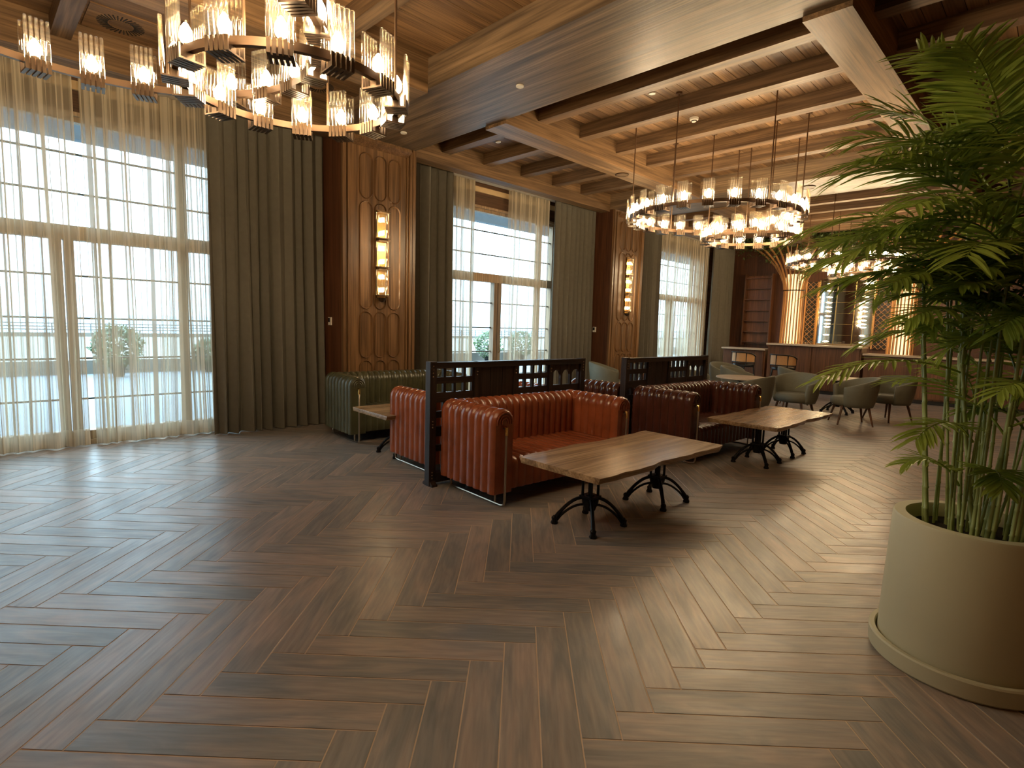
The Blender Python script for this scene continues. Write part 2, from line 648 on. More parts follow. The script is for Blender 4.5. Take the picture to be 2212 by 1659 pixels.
floor = tag(MB().box(X0, X1, YR, YW, -0.12, -0.0016).build('floor', 'grout'),
            'herringbone floor of brown and grey wood look tiles', kind='structure')
GAP = 0.0062
LEN, WID = NL * SW - GAP, SW - GAP
def tile_mesh():
    mb = MB()
    l, w, c = LEN / 2, WID / 2, 0.0012
    mb.v = [(-l, -w, -0.006), (l, -w, -0.006), (l, w, -0.006), (-l, w, -0.006),
            (-l, -w, -c), (l, -w, -c), (l, w, -c), (-l, w, -c),
            (-l + c, -w + c, 0), (l - c, -w + c, 0), (l - c, w - c, 0), (-l + c, w - c, 0)]
    mb.f = [(8, 9, 10, 11)] + [(a, (a + 1) % 4, (a + 1) % 4 + 4, a + 4) for a in range(4)] + \
           [(a + 4, (a + 1) % 4 + 4, (a + 1) % 4 + 8, a + 8) for a in range(4)]
    me = mb.mesh('tile', 'tile')
    uvl = me.uv_layers.new(name='UVMap')
    for lp in me.loops:
        co = me.vertices[lp.vertex_index].co
        uvl.data[lp.index].uv = (co.x, co.y)
    return me
def clip(poly, f):
    out = []
    for i in range(len(poly)):
        a, b = poly[i], poly[(i + 1) % len(poly)]
        fa, fb = f(a), f(b)
        if fa >= 0: out.append(a)
        if (fa >= 0) != (fb >= 0):
            t = fa / (fa - fb)
            out.append((a[0] + (b[0] - a[0]) * t, a[1] + (b[1] - a[1]) * t))
    return out
tiles = []
for i in range(-110, 170):
    for j in range(-22, 22):
        o = (i + j * NL, i - j * NL)
        for kind in (0, 1):
            r = (o[0], o[0] + 1, o[1] - NL, o[1]) if kind == 0 else (o[0] - NL, o[0], o[1] - 1, o[1])
            c = lat((r[0] + r[1]) / 2, (r[2] + r[3]) / 2)
            if X0 - 0.6 < c[0] < X1 + 0.6 and YR - 0.6 < c[1] < YW + 0.6:
                tiles.append((r, c, kind))
def tile_area(r):
    ps = [to_px(*lat(a, b), 0) for a, b in ((r[0], r[2]), (r[1], r[2]), (r[1], r[3]), (r[0], r[3]))]
    if any(p is None for p in ps): return 0
    cx_, cy_ = sum(p[0] for p in ps) / 4, sum(p[1] for p in ps) / 4
    if not (-80 < cx_ < 2290 and 0 < cy_ < 1730): return 0
    return abs(sum(ps[k][0] * ps[(k + 1) % 4][1] - ps[(k + 1) % 4][0] * ps[k][1] for k in range(4))) / 2
tiles.sort(key=lambda t: -tile_area(t[0]))
me_tile = tile_mesh()
near, rest = [], []
for t in tiles:
    inside = all(X0 < p[0] < X1 and YR < p[1] < YW for p in [lat(a, b) for a in t[0][:2] for b in t[0][2:]])
    (near if inside and len(near) < 290 and tile_area(t[0]) > 0 else rest).append(t)
for r, c, kind in near:
    link('floor_tile', me_tile, floor, (c[0], c[1], 0), (0, 0, -AL + (PI / 2 if kind == 0 else 0)))
mb = MB()
uvs, rnds = [], []
for r, c, kind in rest:
    g = GAP / SW / 2
    poly = [lat(a, b) for a, b in ((r[0] + g, r[2] + g), (r[1] - g, r[2] + g), (r[1] - g, r[3] - g), (r[0] + g, r[3] - g))]
    for f in (lambda p: p[0] - X0, lambda p: X1 - p[0], lambda p: p[1] - YR, lambda p: YW - p[1]):
        poly = clip(poly, f) if poly else poly
    if len(poly) < 3: continue
    th = -AL + (PI / 2 if kind == 0 else 0)
    rv = random.random()
    b = len(mb.v)
    n = len(poly)
    mb.v += [(p[0], p[1], 0) for p in poly] + [(p[0], p[1], -0.006) for p in poly]
    fs = [tuple(range(b, b + n))] + [(b + k, b + n + k, b + n + (k + 1) % n, b + (k + 1) % n) for k in range(n)]
    for fc in fs:
        mb.f.append(fc)
        rnds.append(rv)
        for q in fc:
            x, y = mb.v[q][0] - c[0], mb.v[q][1] - c[1]
            uvs.append((x * math.cos(th) + y * math.sin(th), -x * math.sin(th) + y * math.cos(th)))
fo = mb.build('far_floor_tiles', 'tile', floor)
fo['kind'] = 'stuff'
uvl = fo.data.uv_layers.new(name='UVMap')
uvl.data.foreach_set('uv', [c for p in uvs for c in p])
at = fo.data.attributes.new('rnd', 'FLOAT', 'FACE')
at.data.foreach_set('value', rnds)

# ------------------------------------------------------------------ ceiling: boards, joists, beams
ceil = tag(MB().box(X0, X1, YR, 9.0, 4.74, 4.9).build('ceiling', 'darkpanel'), 'oak boarded ceiling carried by joists and heavy beams', kind='structure')
for bi, (a, b) in enumerate(BAYS):
    w = 0.46 if bi == 0 else 0.155
    y = YR
    n = 0
    while y < 7.74:
        y1 = min(y + w, 7.75)
        MB().box(a, b, y + 0.003, y1 - 0.003, Z_BOARD, Z_BOARD + 0.03).build('ceiling_board', 'board', ceil)
        y = y1
        n += 1
JOISTS = [[-0.26, 0.80, 1.80, 2.82], [5.90, 6.83, 7.79, 8.71, 9.64], [12.62, 13.55, 14.48, 15.41, 16.34, 17.27]]
STRIPS = [(YR, 1.50), (1.88, 5.55), (5.95, 7.75)]
for bi, js in enumerate(JOISTS):
    for jx in js:
        for s0, s1 in STRIPS:
            MB().box(jx, jx + 0.175, s0, s1, Z_JOIST, Z_BOARD).build('joist', 'joist', ceil)
for a, b in BEAMS:
    MB().box(a, b, YR, 8.6, Z_BEAM, 4.74).build('cross_beam', 'beam_y', ceil)
for bi, (a, b) in enumerate(BAYS):
    for y0, y1 in ((1.50, 1.88), (5.55, 5.95)):
        MB().box(a, b, y0, y1, Z_LONG, 4.74).build('long_beam', 'beam_x', ceil)
    MB().box(a, b, 7.75, 8.0, Z_LONG, 4.74).build('edge_beam', 'beam_x', ceil)
    # curtain track under the edge beam
    MB().box(a, b, 8.08, 8.44, Z_LONG + 0.095, Z_LONG + 0.13).build('curtain_track', 'white', ceil)

# ------------------------------------------------------------------ walls
wall = empty('wall_window', (0, 0, 0), kind='structure', label='window wall with oak headers and piers')
OPEN = 1.78
edges = [X0] + [e for c in WIN for e in (c - OPEN, c + OPEN)] + [X1]
for k in range(0, len(edges), 2):
    MB().box(edges[k], edges[k + 1], YW, 8.75, -0.1, 4.74).build('pier', 'wallwood', wall)
for c in WIN:
    MB().box(c - OPEN, c + OPEN, YW + 0.04, 8.75, 3.98, 4.74).build('header_panel', 'wallwood', wall)
    MB().box(c - OPEN, c + OPEN, YW + 0.0, 8.54, 4.24, 4.34).build('header_strip', 'pale', wall)
    MB().box(c - OPEN, c + OPEN, YW + 0.0, 8.56, 3.94, 3.985).build('header_moulding', 'frame', wall)
    MB().box(c - OPEN, c + OPEN, YW, 8.75, -0.1, 0.06).build('sill', 'frame', wall)
tag(MB().box(X1, X1 + 0.2, YR - 0.2, 9.0, -0.1, 4.9).build('wall_bar', 'darkpanel'), 'dark panelled wall behind the bar', kind='structure')
tag(MB().box(X0, X1, YR - 0.2, YR, -0.1, 4.9).build('wall_right', 'panel'), 'oak panelled wall behind the palm', kind='structure')
tag(MB().box(X0 - 0.2, X0, YR - 0.2, 9.0, -0.1, 4.9).build('wall_rear', 'panel'), 'oak wall behind the camera', kind='structure')

# ------------------------------------------------------------------ windows
HEAD = 3.94
for wi, c in enumerate(WIN):
    w = empty('window_%d' % (wi + 1), (c, 8.60, 0), kind='structure', label='tall window with pale timber frame and thin glazing bars')
    O = OPEN
    MB().box(-O, O, -0.05, 0.06, HEAD - 0.06, HEAD).build('frame_head', 'frame', w)
    MB().box(-O, O, -0.06, 0.06, 0.06, 0.17).build('frame_foot', 'frame', w)
    for s in (-1, 1):
        MB().box(s * O - (0.09 if s > 0 else 0), s * O + (0.09 if s < 0 else 0), -0.05, 0.06, 0.17, HEAD - 0.06).build('frame_jamb', 'frame', w)
        MB().box(s * 1.27 - 0.05, s * 1.27 + 0.05, -0.055, 0.06, 0.17, HEAD - 0.06).build('mullion', 'frame', w)
    MB().box(-O + 0.09, O - 0.09, -0.07, 0.06, 2.50, 2.67).build('transom', 'frame', w)
    MB().box(-0.105, -0.01, -0.065, 0.06, 0.17, 2.50).build('casement_stile', 'frame', w)
    MB().box(0.01, 0.105, -0.065, 0.06, 0.17, 2.50).build('casement_stile', 'frame', w)
    MB().tube([(0.055, -0.07, 1.05), (0.055, -0.11, 1.05), (0.055, -0.11, 1.2)], 0.01, 6).build('handle', 'brass', w)
    cols_top = [(-O + 0.09, -1.32), (-1.22, 1.22), (1.32, O - 0.09)]
    cols_low = [(-O + 0.09, -1.32), (-1.22, -0.105), (0.105, 1.22), (1.32, O - 0.09)]
    for cols, zz, z0, z1 in ((cols_top, (3.06, 3.52), 2.67, HEAD - 0.06), (cols_low, (2.08, 1.565, 1.07, 0.565), 0.17, 2.50)):
        for a, b in cols:
            MB().box(a, b, 0.018, 0.022, z0, z1).build('pane', 'pane', w)
            for z in zz:
                MB().box(a, b, 0.004, 0.034, z - 0.011, z + 0.011).build('glazing_bar', 'muntin', w)
    portal('portal_%d' % wi, c - O, c + O, 0.1, 3.95, 8.9)

# ------------------------------------------------------------------ pilasters with carved arches
def capsule(x0, x1, z0, z1, n=10):
    r = (x1 - x0) / 2
    cx_ = (x0 + x1) / 2
    pts = [(cx_ - r * math.cos(PI * k / n), z0 + r - r * math.sin(PI * k / n)) for k in range(n + 1)]
    pts += [(cx_ + r * math.cos(PI * k / n), z1 - r + r * math.sin(PI * k / n)) for k in range(n + 1)]
    return pts
def band(mb, outer, inner, y0, y1):
    """ring between two outlines with equal point counts, standing from y0 (wall) to y1 (proud)"""
    n = len(outer)
    b = len(mb.v)
    mid = [((o[0] + i[0]) / 2, (o[1] + i[1]) / 2) for o, i in zip(outer, inner)]
    for ring, y in ((outer, y0), (mid, y1), (inner, y0)):
        mb.v += [(p[0], y, p[1]) for p in ring]
    for r in range(2):
        for k in range(n):
            k2 = (k + 1) % n
            mb.f.append((b + r * n + k, b + r * n + k2, b + (r + 1) * n + k2, b + (r + 1) * n + k))
def pilaster(i, x0, x1):
    t = empty('trim_%d' % i, (x0, PIL_Y, 0), kind='structure', label='oak pilaster carved with rows of round-ended panels')
    W = x1 - x0
    MB().box(0, W, 0, 0.85, 0, Z_BEAM).build('pilaster_body', 'darkpanel', t)
    MB().box(0.0, W, -0.025, 0, 0, Z_BEAM).build('pilaster_face', 'panel', t)
    F = -0.025
    for a, b, d in ((0.0, 0.055, 0.03), (0.075, 0.12, 0.045), (0.135, 0.16, 0.02)):
        for s in (0, 1):
            xa, xb = (a, b) if s == 0 else (W - b, W - a)
            MB().box(xa, xb, F - d, F, 0.0, 4.34 if a == 0 else 4.30).build('moulding', 'panel', t)
    mb = MB()
    mb.prism([(0, 0), (-0.10, 0.07), (-0.10, 0.10), (0, 0.10)], 0.14, W - 0.14, lambda u, v, h: (h, F + u, 4.20 + v)).build('cornice_moulding', 'panel', t)
    MB().box(0.16, W - 0.16, F - 0.05, F, 0.0, 0.16).build('plinth', 'panel', t)
    cols = [(0.275, 0.505), (0.53, 0.745), (0.77, 1.0)]
    rows = [(3.455, 4.13), (1.81, 3.43), (1.06, 1.785), (0.30, 1.035)]
    for ri, (z0, z1) in enumerate(rows):
        for ci, (a, b) in enumerate(cols):
            mb = MB()
            o = capsule(a, b, z0, z1)
            inn = capsule(a + 0.022, b - 0.022, z0 + 0.022, z1 - 0.022)
            band(mb, o, inn, F, F - 0.022)
            mb.build('arched_panel', 'panel', t, smooth=True)
    return t
pilaster(1, 4.0, 5.27)
pilaster(2, 10.75, 12.02)
pilaster(3, -3.3, -2.05)

# ------------------------------------------------------------------ curtains
def curtain(name, xa, xb, yc, z0, z1, folds, amp, mat, label, cat, group, seed, nz=14, per=14, flare=1.5):
    rnd = random.Random(seed)
    n = folds * per
    amps = [amp * rnd.uniform(0.55, 1.3) for _ in range(folds + 2)]
    drift = [rnd.uniform(-1, 1) for _ in range(folds + 2)]
    wid = [rnd.uniform(0.7, 1.3) for _ in range(folds)]
    tot = sum(wid)
    cum = [0]
    for w in wid: cum.append(cum[-1] + w / tot)
    L = xb - xa
    def fn(u, v):
        p = u * folds
        k = min(int(p), folds - 1)
        t = p - k
        lean = (1 - v) ** 2 * 0.35
        x = xa + L * (cum[k] + (cum[k + 1] - cum[k]) * t) + L / folds * lean * (drift[k] * (1 - t) + drift[k + 1] * t) * (1 if 0 < u < 1 else 0)
        a = amps[k] * (1 - t) + amps[k + 1] * t
        a *= 0.75 + (flare - 0.75) * (1 - v) ** 2.2
        s = math.sin(2 * PI * t)
        y = yc + a * (abs(s) ** 0.75) * (1 if s > 0 else -1)
        x += 0.25 * L / folds * math.sin(4 * PI * t) * 0.35
        return (x, y, z0 + (z1 - z0) * v)
    mb = MB().grid(fn, n, nz)
    me = mb.mesh(name, mat, smooth='all')
    uvl = me.uv_layers.new(name='UVMap')
    w = n + 1
    idx = [lp.vertex_index for lp in me.loops]
    uvl.data.foreach_set('uv', [c for q in idx for c in ((q % w) / n * L * 2.0 + seed * 7.3, (q // w) / nz * (z1 - z0))])
    o = link(name, me)
    tag(o, label, cat, group)
    return o

ZT = Z_LONG + 0.09
SH, DR = 8.40, 8.17
sheers = [(-1.9, 1.04, 'sheer voile curtain panel at the far left of the photo, left of the narrow gap'),
          (1.10, 2.50, 'sheer voile curtain panel beside the wide olive drape, left of the tan leather sofas'),
          (6.40, 7.20, 'narrow bunched sheer curtain on the left of the middle window'),
          (8.12, 9.40, 'sheer curtain on the right of the middle window'),
          (13.6, 15.35, 'left sheer curtain panel of the farthest window'),
          (15.38, 17.15, 'right sheer curtain panel of the farthest window')]
for k, (a, b, lb) in enumerate(sheers):
    curtain('sheer_curtain', a, b, SH, 0.015, ZT, max(5, int((b - a) / 0.145)) if k != 2 else 9, 0.045, 'sheer', lb, 'curtain', 'sheer curtains', 20 + k, nz=10)
drapes = [(2.38, 3.98, 'wide olive velvet drape between the first window and the near oak pilaster'),
          (5.30, 6.48, 'olive velvet drape at the right edge of the near oak pilaster'),
          (9.34, 10.74, 'olive velvet drape between the middle window and the far oak pilaster'),
          (12.05, 13.75, 'olive velvet drape at the right edge of the far oak pilaster'),
          (17.05, 18.42, 'olive velvet drape beside the bar wall')]
for k, (a, b, lb) in enumerate(drapes):
    curtain('velvet_drape', a, b, DR, 0.012, ZT, int((b - a) / 0.15), 0.08, 'drape', lb, 'curtain', 'olive velvet drapes', 50 + k, nz=16, flare=1.35)

# ------------------------------------------------------------------ chandeliers
def lamp_meshes():
    br = MB()
    for k in range(5):
        x = (k - 2) * 0.029
        br.bar((x, -0.066, -0.070), (x, 0.066, -0.070), 0.019, 0.010)
        for s in (-1, 1):
            br.bar((x, s * 0.066, -0.075), (x, s * 0.066, 0.004), 0.019, 0.010, up=(0, 1, 0))
    br.box(-0.05, 0.05, -0.022, 0.022, -0.065, -0.024)
    br.tube([(0, 0, 0.02), (0, 0, 0.05)], 0.014, 8)
    rod = MB().tube([(0, 0, -0.012), (0, 0, 0.250), (0, 0, 0.256)], [0.0125, 0.0125, 0.009], 7)
    rods = MB()
    for k in range(5):
        for s in (-1, 1):
            x = (k - 2) * 0.029
            rods.tube([(x, s * 0.066, -0.012), (x, s * 0.066, 0.250), (x, s * 0.066, 0.256)], [0.0125, 0.0125, 0.009], 6)
    bulb = MB().lathe([(0.010, 0.035), (0.026, 0.045), (0.036, 0.070), (0.032, 0.105), (0.012, 0.140), (0.001, 0.150)], 8)
    return br.mesh('lamp_bracket', 'bracket'), rod.mesh('glass_rod', 'rodglass', 'all'), rods.mesh('glass_rods', 'rodglass', 'all'), bulb.mesh('bulb', 'bulb', 'all')
ME_BR, ME_ROD, ME_RODS, ME_BULB = lamp_meshes()
N_SINGLE = [0]
def chandelier(cx, cy_, zl, zs, label, single):
    t = empty('chandelier', (cx, cy_, zl), label=label, cat='chandelier', group='two-ring glass rod chandeliers')
    rings = [(0, 0, 0, 1.17, 24, 7.5, 6, 0), (1.03, -0.13, zs - zl, 0.665, 14, 10, 4, 45)]
    for rx, ry, rz, R, n, a0, nr, ra0 in rings:
        h, w = 0.023, 0.017
        MB().lathe([(R - w, -h), (R + w, -h), (R + w, h), (R - w, h)], 96, closed=True).build('ring', 'bronze', t, smooth=True, loc=(rx, ry, rz))
        for k in range(nr):
            a = math.radians(ra0 + 360 / nr * k)
            p = (rx + R * math.cos(a), ry + R * math.sin(a))
            top = Z_BOARD - zl
            # a rod under a joist hangs from its underside
            for jx in sum(JOISTS, []):
                if jx - 0.02 < cx + p[0] < jx + 0.195: top = Z_JOIST - zl
            MB().tube([(p[0], p[1], rz + 0.02), (p[0], p[1], top)], 0.009, 8).build('hanging_rod', 'bronze', t, smooth=True)
            MB().lathe([(0.042, -0.025), (0.042, 0)], 16, c=(p[0], p[1], top)).build('ceiling_rose', 'bronze', t, smooth=True)
        for k in range(n):
            a = math.radians(a0 + 360 / n * k)
            p = (rx + R * math.cos(a), ry + R * math.sin(a), rz)
            px = to_px(cx + p[0], cy_ + p[1], zl + p[2])
            o = link('lamp', ME_BR, t, p, (0, 0, a + PI / 2))
            seen = px and -60 < px[0] < 2260 and -120 < px[1] < 1659
            if single and seen and N_SINGLE[0] < 290:
                for j in range(5):
                    for s in (-1, 1):
                        link('glass_rod', ME_ROD, o, ((j - 2) * 0.029, s * 0.066, 0))
                        N_SINGLE[0] += 1
            else:
                link('glass_rods', ME_RODS, o)
            link('bulb', ME_BULB, o)
    return t
chandelier(0.59, 3.86, 3.29, 3.11, 'large two-ring chandelier of lit glass rods nearest the camera, over the bare floor', True)
chandelier(7.90, 3.85, 3.29, 3.11, 'two-ring chandelier of lit glass rods hanging over the leather sofas', False)
chandelier(14.70, 3.85, 3.29, 3.11, 'farthest two-ring chandelier of lit glass rods, in front of the bar', False)

# ------------------------------------------------------------------ wall sconces
def sconce(x, label):
    t = empty('wall_sconce', (x, PIL_Y - 0.04, 2.02), label=label, cat='wall lamp', group='wall sconces on the pilasters')
    MB().box(-0.075, 0.075, -0.02, 0.012, -0.02, 1.30).build('back_plate', 'brass', t)
    MB().lathe([(0.02, -0.09), (0.05, -0.06), (0.06, -0.02)], 12, c=(0, -0.05, 0)).build('bottom_cap', 'bracket', t, smooth=True)
    for k in range(3):
        z = k * 0.43
        f = MB().box(-0.10, 0.10, -0.12, -0.02, z + 0.005, z + 0.02).build('holder', 'bracket', t)
        MB().box(-0.10, 0.10, -0.12, -0.02, z + 0.40, z + 0.415).build('holder', 'bracket', t)
        rods = MB()
        for j in range(7):
            a = PI * (j + 0.5) / 7
            rods.tube([(0.095 * math.cos(a), -0.03 - 0.095 * math.sin(a), z + 0.02), (0.095 * math.cos(a), -0.03 - 0.095 * math.sin(a), z + 0.40)], 0.016, 7)
        rods.build('glass_rods', 'rodglass', f, smooth='all')
        for zz in (z + 0.10, z + 0.30):
            MB().lathe([(0.001, -0.035), (0.022, -0.02), (0.026, 0), (0.022, 0.02), (0.001, 0.035)], 8, c=(0, -0.05, zz)).build('bulb', 'sconce_bulb', f, smooth='all')
sconce(4.64, 'lit three-tier glass rod sconce on the near oak pilaster')
sconce(11.39, 'lit three-tier glass rod sconce on the far oak pilaster')

# thermostats on the pilaster sides
for x, y, z, lb in ((4.0, 7.99, 1.615, 'small white thermostat on the side of the near pilaster'), (10.75, 8.03, 1.585, 'small white thermostat on the side of the far pilaster')):
    t = empty('thermostat', (x, y, z), label=lb, cat='thermostat', group='thermostats')
    MB().box(-0.018, 0, -0.045, 0.045, -0.06, 0.06).build('body', 'white', t)
    MB().box(-0.021, -0.017, -0.012, 0.038, -0.015, 0.05).build('screen', 'black', t)

# ------------------------------------------------------------------ ceiling fittings
def disc(name, x, y, z, r, label, cat, mat='white', rim=None, group=None):
    t = empty(name, (x, y, z), label=label, cat=cat, group=group)
    MB().lathe([(0.001, -0.012), (r * 0.86, -0.012), (r * 0.9, -0.006)], 24).build('cover', mat, t, smooth=True)
    MB().lathe([(r * 0.9, 0), (r * 0.9, -0.016), (r, -0.014), (r, 0)], 28, closed=True).build('rim', rim or mat, t, smooth=True)
    return t
G1 = 'round ceiling loudspeakers'
disc('ceiling_speaker', 8.30, 5.76, Z_LONG, 0.12, 'round oak coloured loudspeaker in the long beam nearer the windows', 'speaker', 'joist', 'bracket', G1)
disc('ceiling_speaker', 8.22, 1.69, Z_LONG, 0.12, 'round oak coloured loudspeaker in the long beam above the palm', 'speaker', 'joist', 'bracket', G1)
disc('ceiling_speaker', 11.29, 3.69, Z_BEAM, 0.13, 'round loudspeaker in the far cross beam behind the middle chandelier', 'speaker', 'joist', 'bracket', G1)
G2 = 'white sprinkler covers'
for x, y, z, lb in ((4.644, 4.675, Z_BEAM, 'white sprinkler cover in the middle of the near cross beam'),
                    (4.654, 7.03, Z_BEAM, 'white sprinkler cover on the near cross beam above the pilaster'),
                    (6.52, 4.12, Z_BOARD, 'white sprinkler cover between joists above the sofas'),
                    (6.54, 7.06, Z_BOARD, 'white sprinkler cover between joists above the middle window')):
    disc('sprinkler_cover', x, y, z, 0.045, lb, 'sprinkler', group=G2)
t = empty('smoke_detector', (7.66, 4.12, Z_BOARD), label='white smoke detector between the ceiling joists', cat='smoke detector')
MB().lathe([(0.001, -0.055), (0.03, -0.055), (0.035, -0.04), (0.06, -0.03), (0.065, 0)], 20).build('body', 'white', t, smooth=True)
MB().lathe([(0.034, -0.047), (0.042, -0.047), (0.042, -0.043), (0.034, -0.043)], 20, closed=True).build('vent_ring', 'black', t)
for x, y, lb in ((1.36, 7.40, 'round swirl air vent in the ceiling above the first window'), (3.46, 7.25, 'round swirl air vent behind the nearest chandelier')):
    t = empty('swirl_vent', (x, y, Z_BOARD), label=lb, cat='air vent', group='swirl air vents')
    MB().box(-0.30, 0.30, -0.30, 0.30, -0.012, 0).build('plate', 'board', t)
    MB().lathe([(0.001, -0.016), (0.10, -0.016), (0.105, -0.012)], 24).build('hub', 'board', t)
    for k in range(32):
        a = 2 * PI * k / 32
        MB().bar((0.115 * math.cos(a), 0.115 * math.sin(a), -0.014), (0.21 * math.cos(a + 0.1), 0.21 * math.sin(a + 0.1), -0.014), 0.012, 0.006).build('slot', 'black', t)

# ------------------------------------------------------------------ channel-tufted sofas
def arc_profile(th, zb, zt, zi, n=9):
    r = th / 2
    p = [(0, zb + (zt - r - zb) * k / 5, -1, 0) for k in range(5)]
    p += [(r - r * math.cos(PI * k / n), zt - r + r * math.sin(PI * k / n), -math.cos(PI * k / n), math.sin(PI * k / n)) for k in range(n + 1)]
    p += [(th, zt - r - (zt - r - zi) * k / 3, 1, 0) for k in range(1, 4)]
    return p
RIB_T = (0.0, 0.05, 0.14, 0.30, 0.5, 0.70, 0.86, 0.95)
def channels(mb, prof, length, ribs, amp, place):
    """sweep a profile along a length with padded ribs; place(l, s, z) -> point"""
    rows = []
    st = [k + t for k in range(ribs) for t in RIB_T] + [ribs]
    for q in st:
        t = q - int(q) if q < ribs else 1.0
        bul = amp * (1 - abs(2 * t - 1) ** 2.6) - amp * 0.35
        rows.append([place(length * q / ribs, s + nx * bul, z + nz * bul) for s, z, nx, nz in prof])
    b = len(mb.v)
    m = len(prof)
    for r in rows: mb.v += [tuple(p) for p in r]
    for i in range(len(rows) - 1):
        for k in range(m - 1):
            mb.f.append((b + i * m + k, b + i * m + k + 1, b + (i + 1) * m + k + 1, b + (i + 1) * m + k))
    mb.f.append(tuple(range(b, b + m)))
    e = b + (len(rows) - 1) * m
    mb.f.append(tuple(range(e, e + m))[::-1])
    return mb

def sofa(loc, rz, mat, label, w=1.92, d=0.87):
    t = empty('sofa', loc, rz, label=label, cat='sofa', group='channel-tufted leather sofas')
    th, zb, zt, zs = 0.215, 0.125, 0.885, 0.43
    hw, hd = w / 2, d / 2
    prof = arc_profile(th, zb, zt, zb)
    for s in (-1, 1):
        a = channels(MB(), prof, d - 0.01, 8, 0.020, lambda l, q, z, s=s: (s * (hw - q), -hd + l, z)).build('arm', mat, t, smooth=True)
        pip = MB()
        for rr in (0.088, 0.062, 0.036):
            pts = [(s * (hw - th / 2) - rr, -hd - 0.004, zt - th / 2 - 0.02)] + [(s * (hw - th / 2) - rr * math.cos(PI * k / 10), -hd - 0.004, zt - th / 2 + rr * math.sin(PI * k / 10)) for k in range(11)] + [(s * (hw - th / 2) + rr, -hd - 0.004, zt - th / 2 - 0.02)]
            pip.tube(pts, 0.008, 6)
        pip.build('piping', mat, a, smooth=True)
        x = s * (hw - 0.10)
        yf = -hd - 0.035
        pts = [(x, -hd, 0.725), (x, yf + 0.012, 0.725), (x, yf, 0.71), (x, yf, 0.06), (x, yf + 0.012, 0.025), (x, yf + 0.05, 0.013), (x, hd - 0.12, 0.013), (x, hd - 0.07, 0.022), (x, hd - 0.05, 0.10)]
        r = MB().tube(pts, 0.011, 8).build('runner', 'chrome', t, smooth=True)
        MB().tube([(x, -hd + 0.10, 0.013), (x, -hd + 0.10, 0.12)], 0.010, 8).build('strut', 'chrome', r, smooth=True)
        MB().tube([(x, -hd - 0.012, 0.735), (x, yf - 0.002, 0.735), (x, yf - 0.002, 0.665)], 0.0155, 8).build('cap', 'brass', r, smooth=True)
    back = arc_profile(th, zb, zt, zs - 0.06)
    channels(MB(), back, w - 2 * th + 0.16, 18, 0.020, lambda l, q, z: (-hw + th - 0.08 + l, hd - q, z)).build('backrest', mat, t, smooth=True)
    # seat: front face, rounded nose, flat top running back
    y0, y1 = -hd + 0.03, hd - th + 0.03
    sp = [(y0, zb + 0.02, -1, 0), (y0, zs - 0.08, -1, 0)] + [(y0 + 0.07 - 0.07 * math.cos(PI / 2 * k / 5), zs - 0.07 + 0.07 * math.sin(PI / 2 * k / 5), -math.cos(PI / 2 * k / 5), math.sin(PI / 2 * k / 5)) for k in range(6)]
    sp += [(y0 + 0.07 + (y1 - y0 - 0.07) * k / 4, zs, 0, 1) for k in range(1, 5)] + [(y1, zb + 0.02, 1, 0)]
    channels(MB(), sp, w - 2 * th, 15, 0.012, lambda l, q, z: (-hw + th + l, q, z)).build('seat', mat, t, smooth=True)
    for sx in (-1, 1):
        MB().tube([(sx * 0.55, hd - 0.2, 0), (sx * 0.55, hd - 0.2, 0.14)], 0.014, 8).build('foot', 'chrome', t)
    return t
RZ = math.radians(-4.0)
sofa((4.265, 3.845, 0), RZ, 'tan', 'tan leather sofa facing the camera behind the nearest wood table')
sofa((4.42, 5.02, 0), RZ + PI, 'tan', 'tan leather sofa turned to the windows, behind the near wooden divider')
sofa((4.56, 6.95, 0), RZ, 'green', 'bottle green leather sofa in front of the near pilaster')
sofa((7.17, 3.52, 0), math.radians(-2.5), 'dark', 'dark brown leather sofa facing the second table, in front of the far divider')
sofa((7.22, 4.62, 0), math.radians(-2.5) + PI, 'dark', 'dark brown leather sofa turned to the windows, behind the far divider')

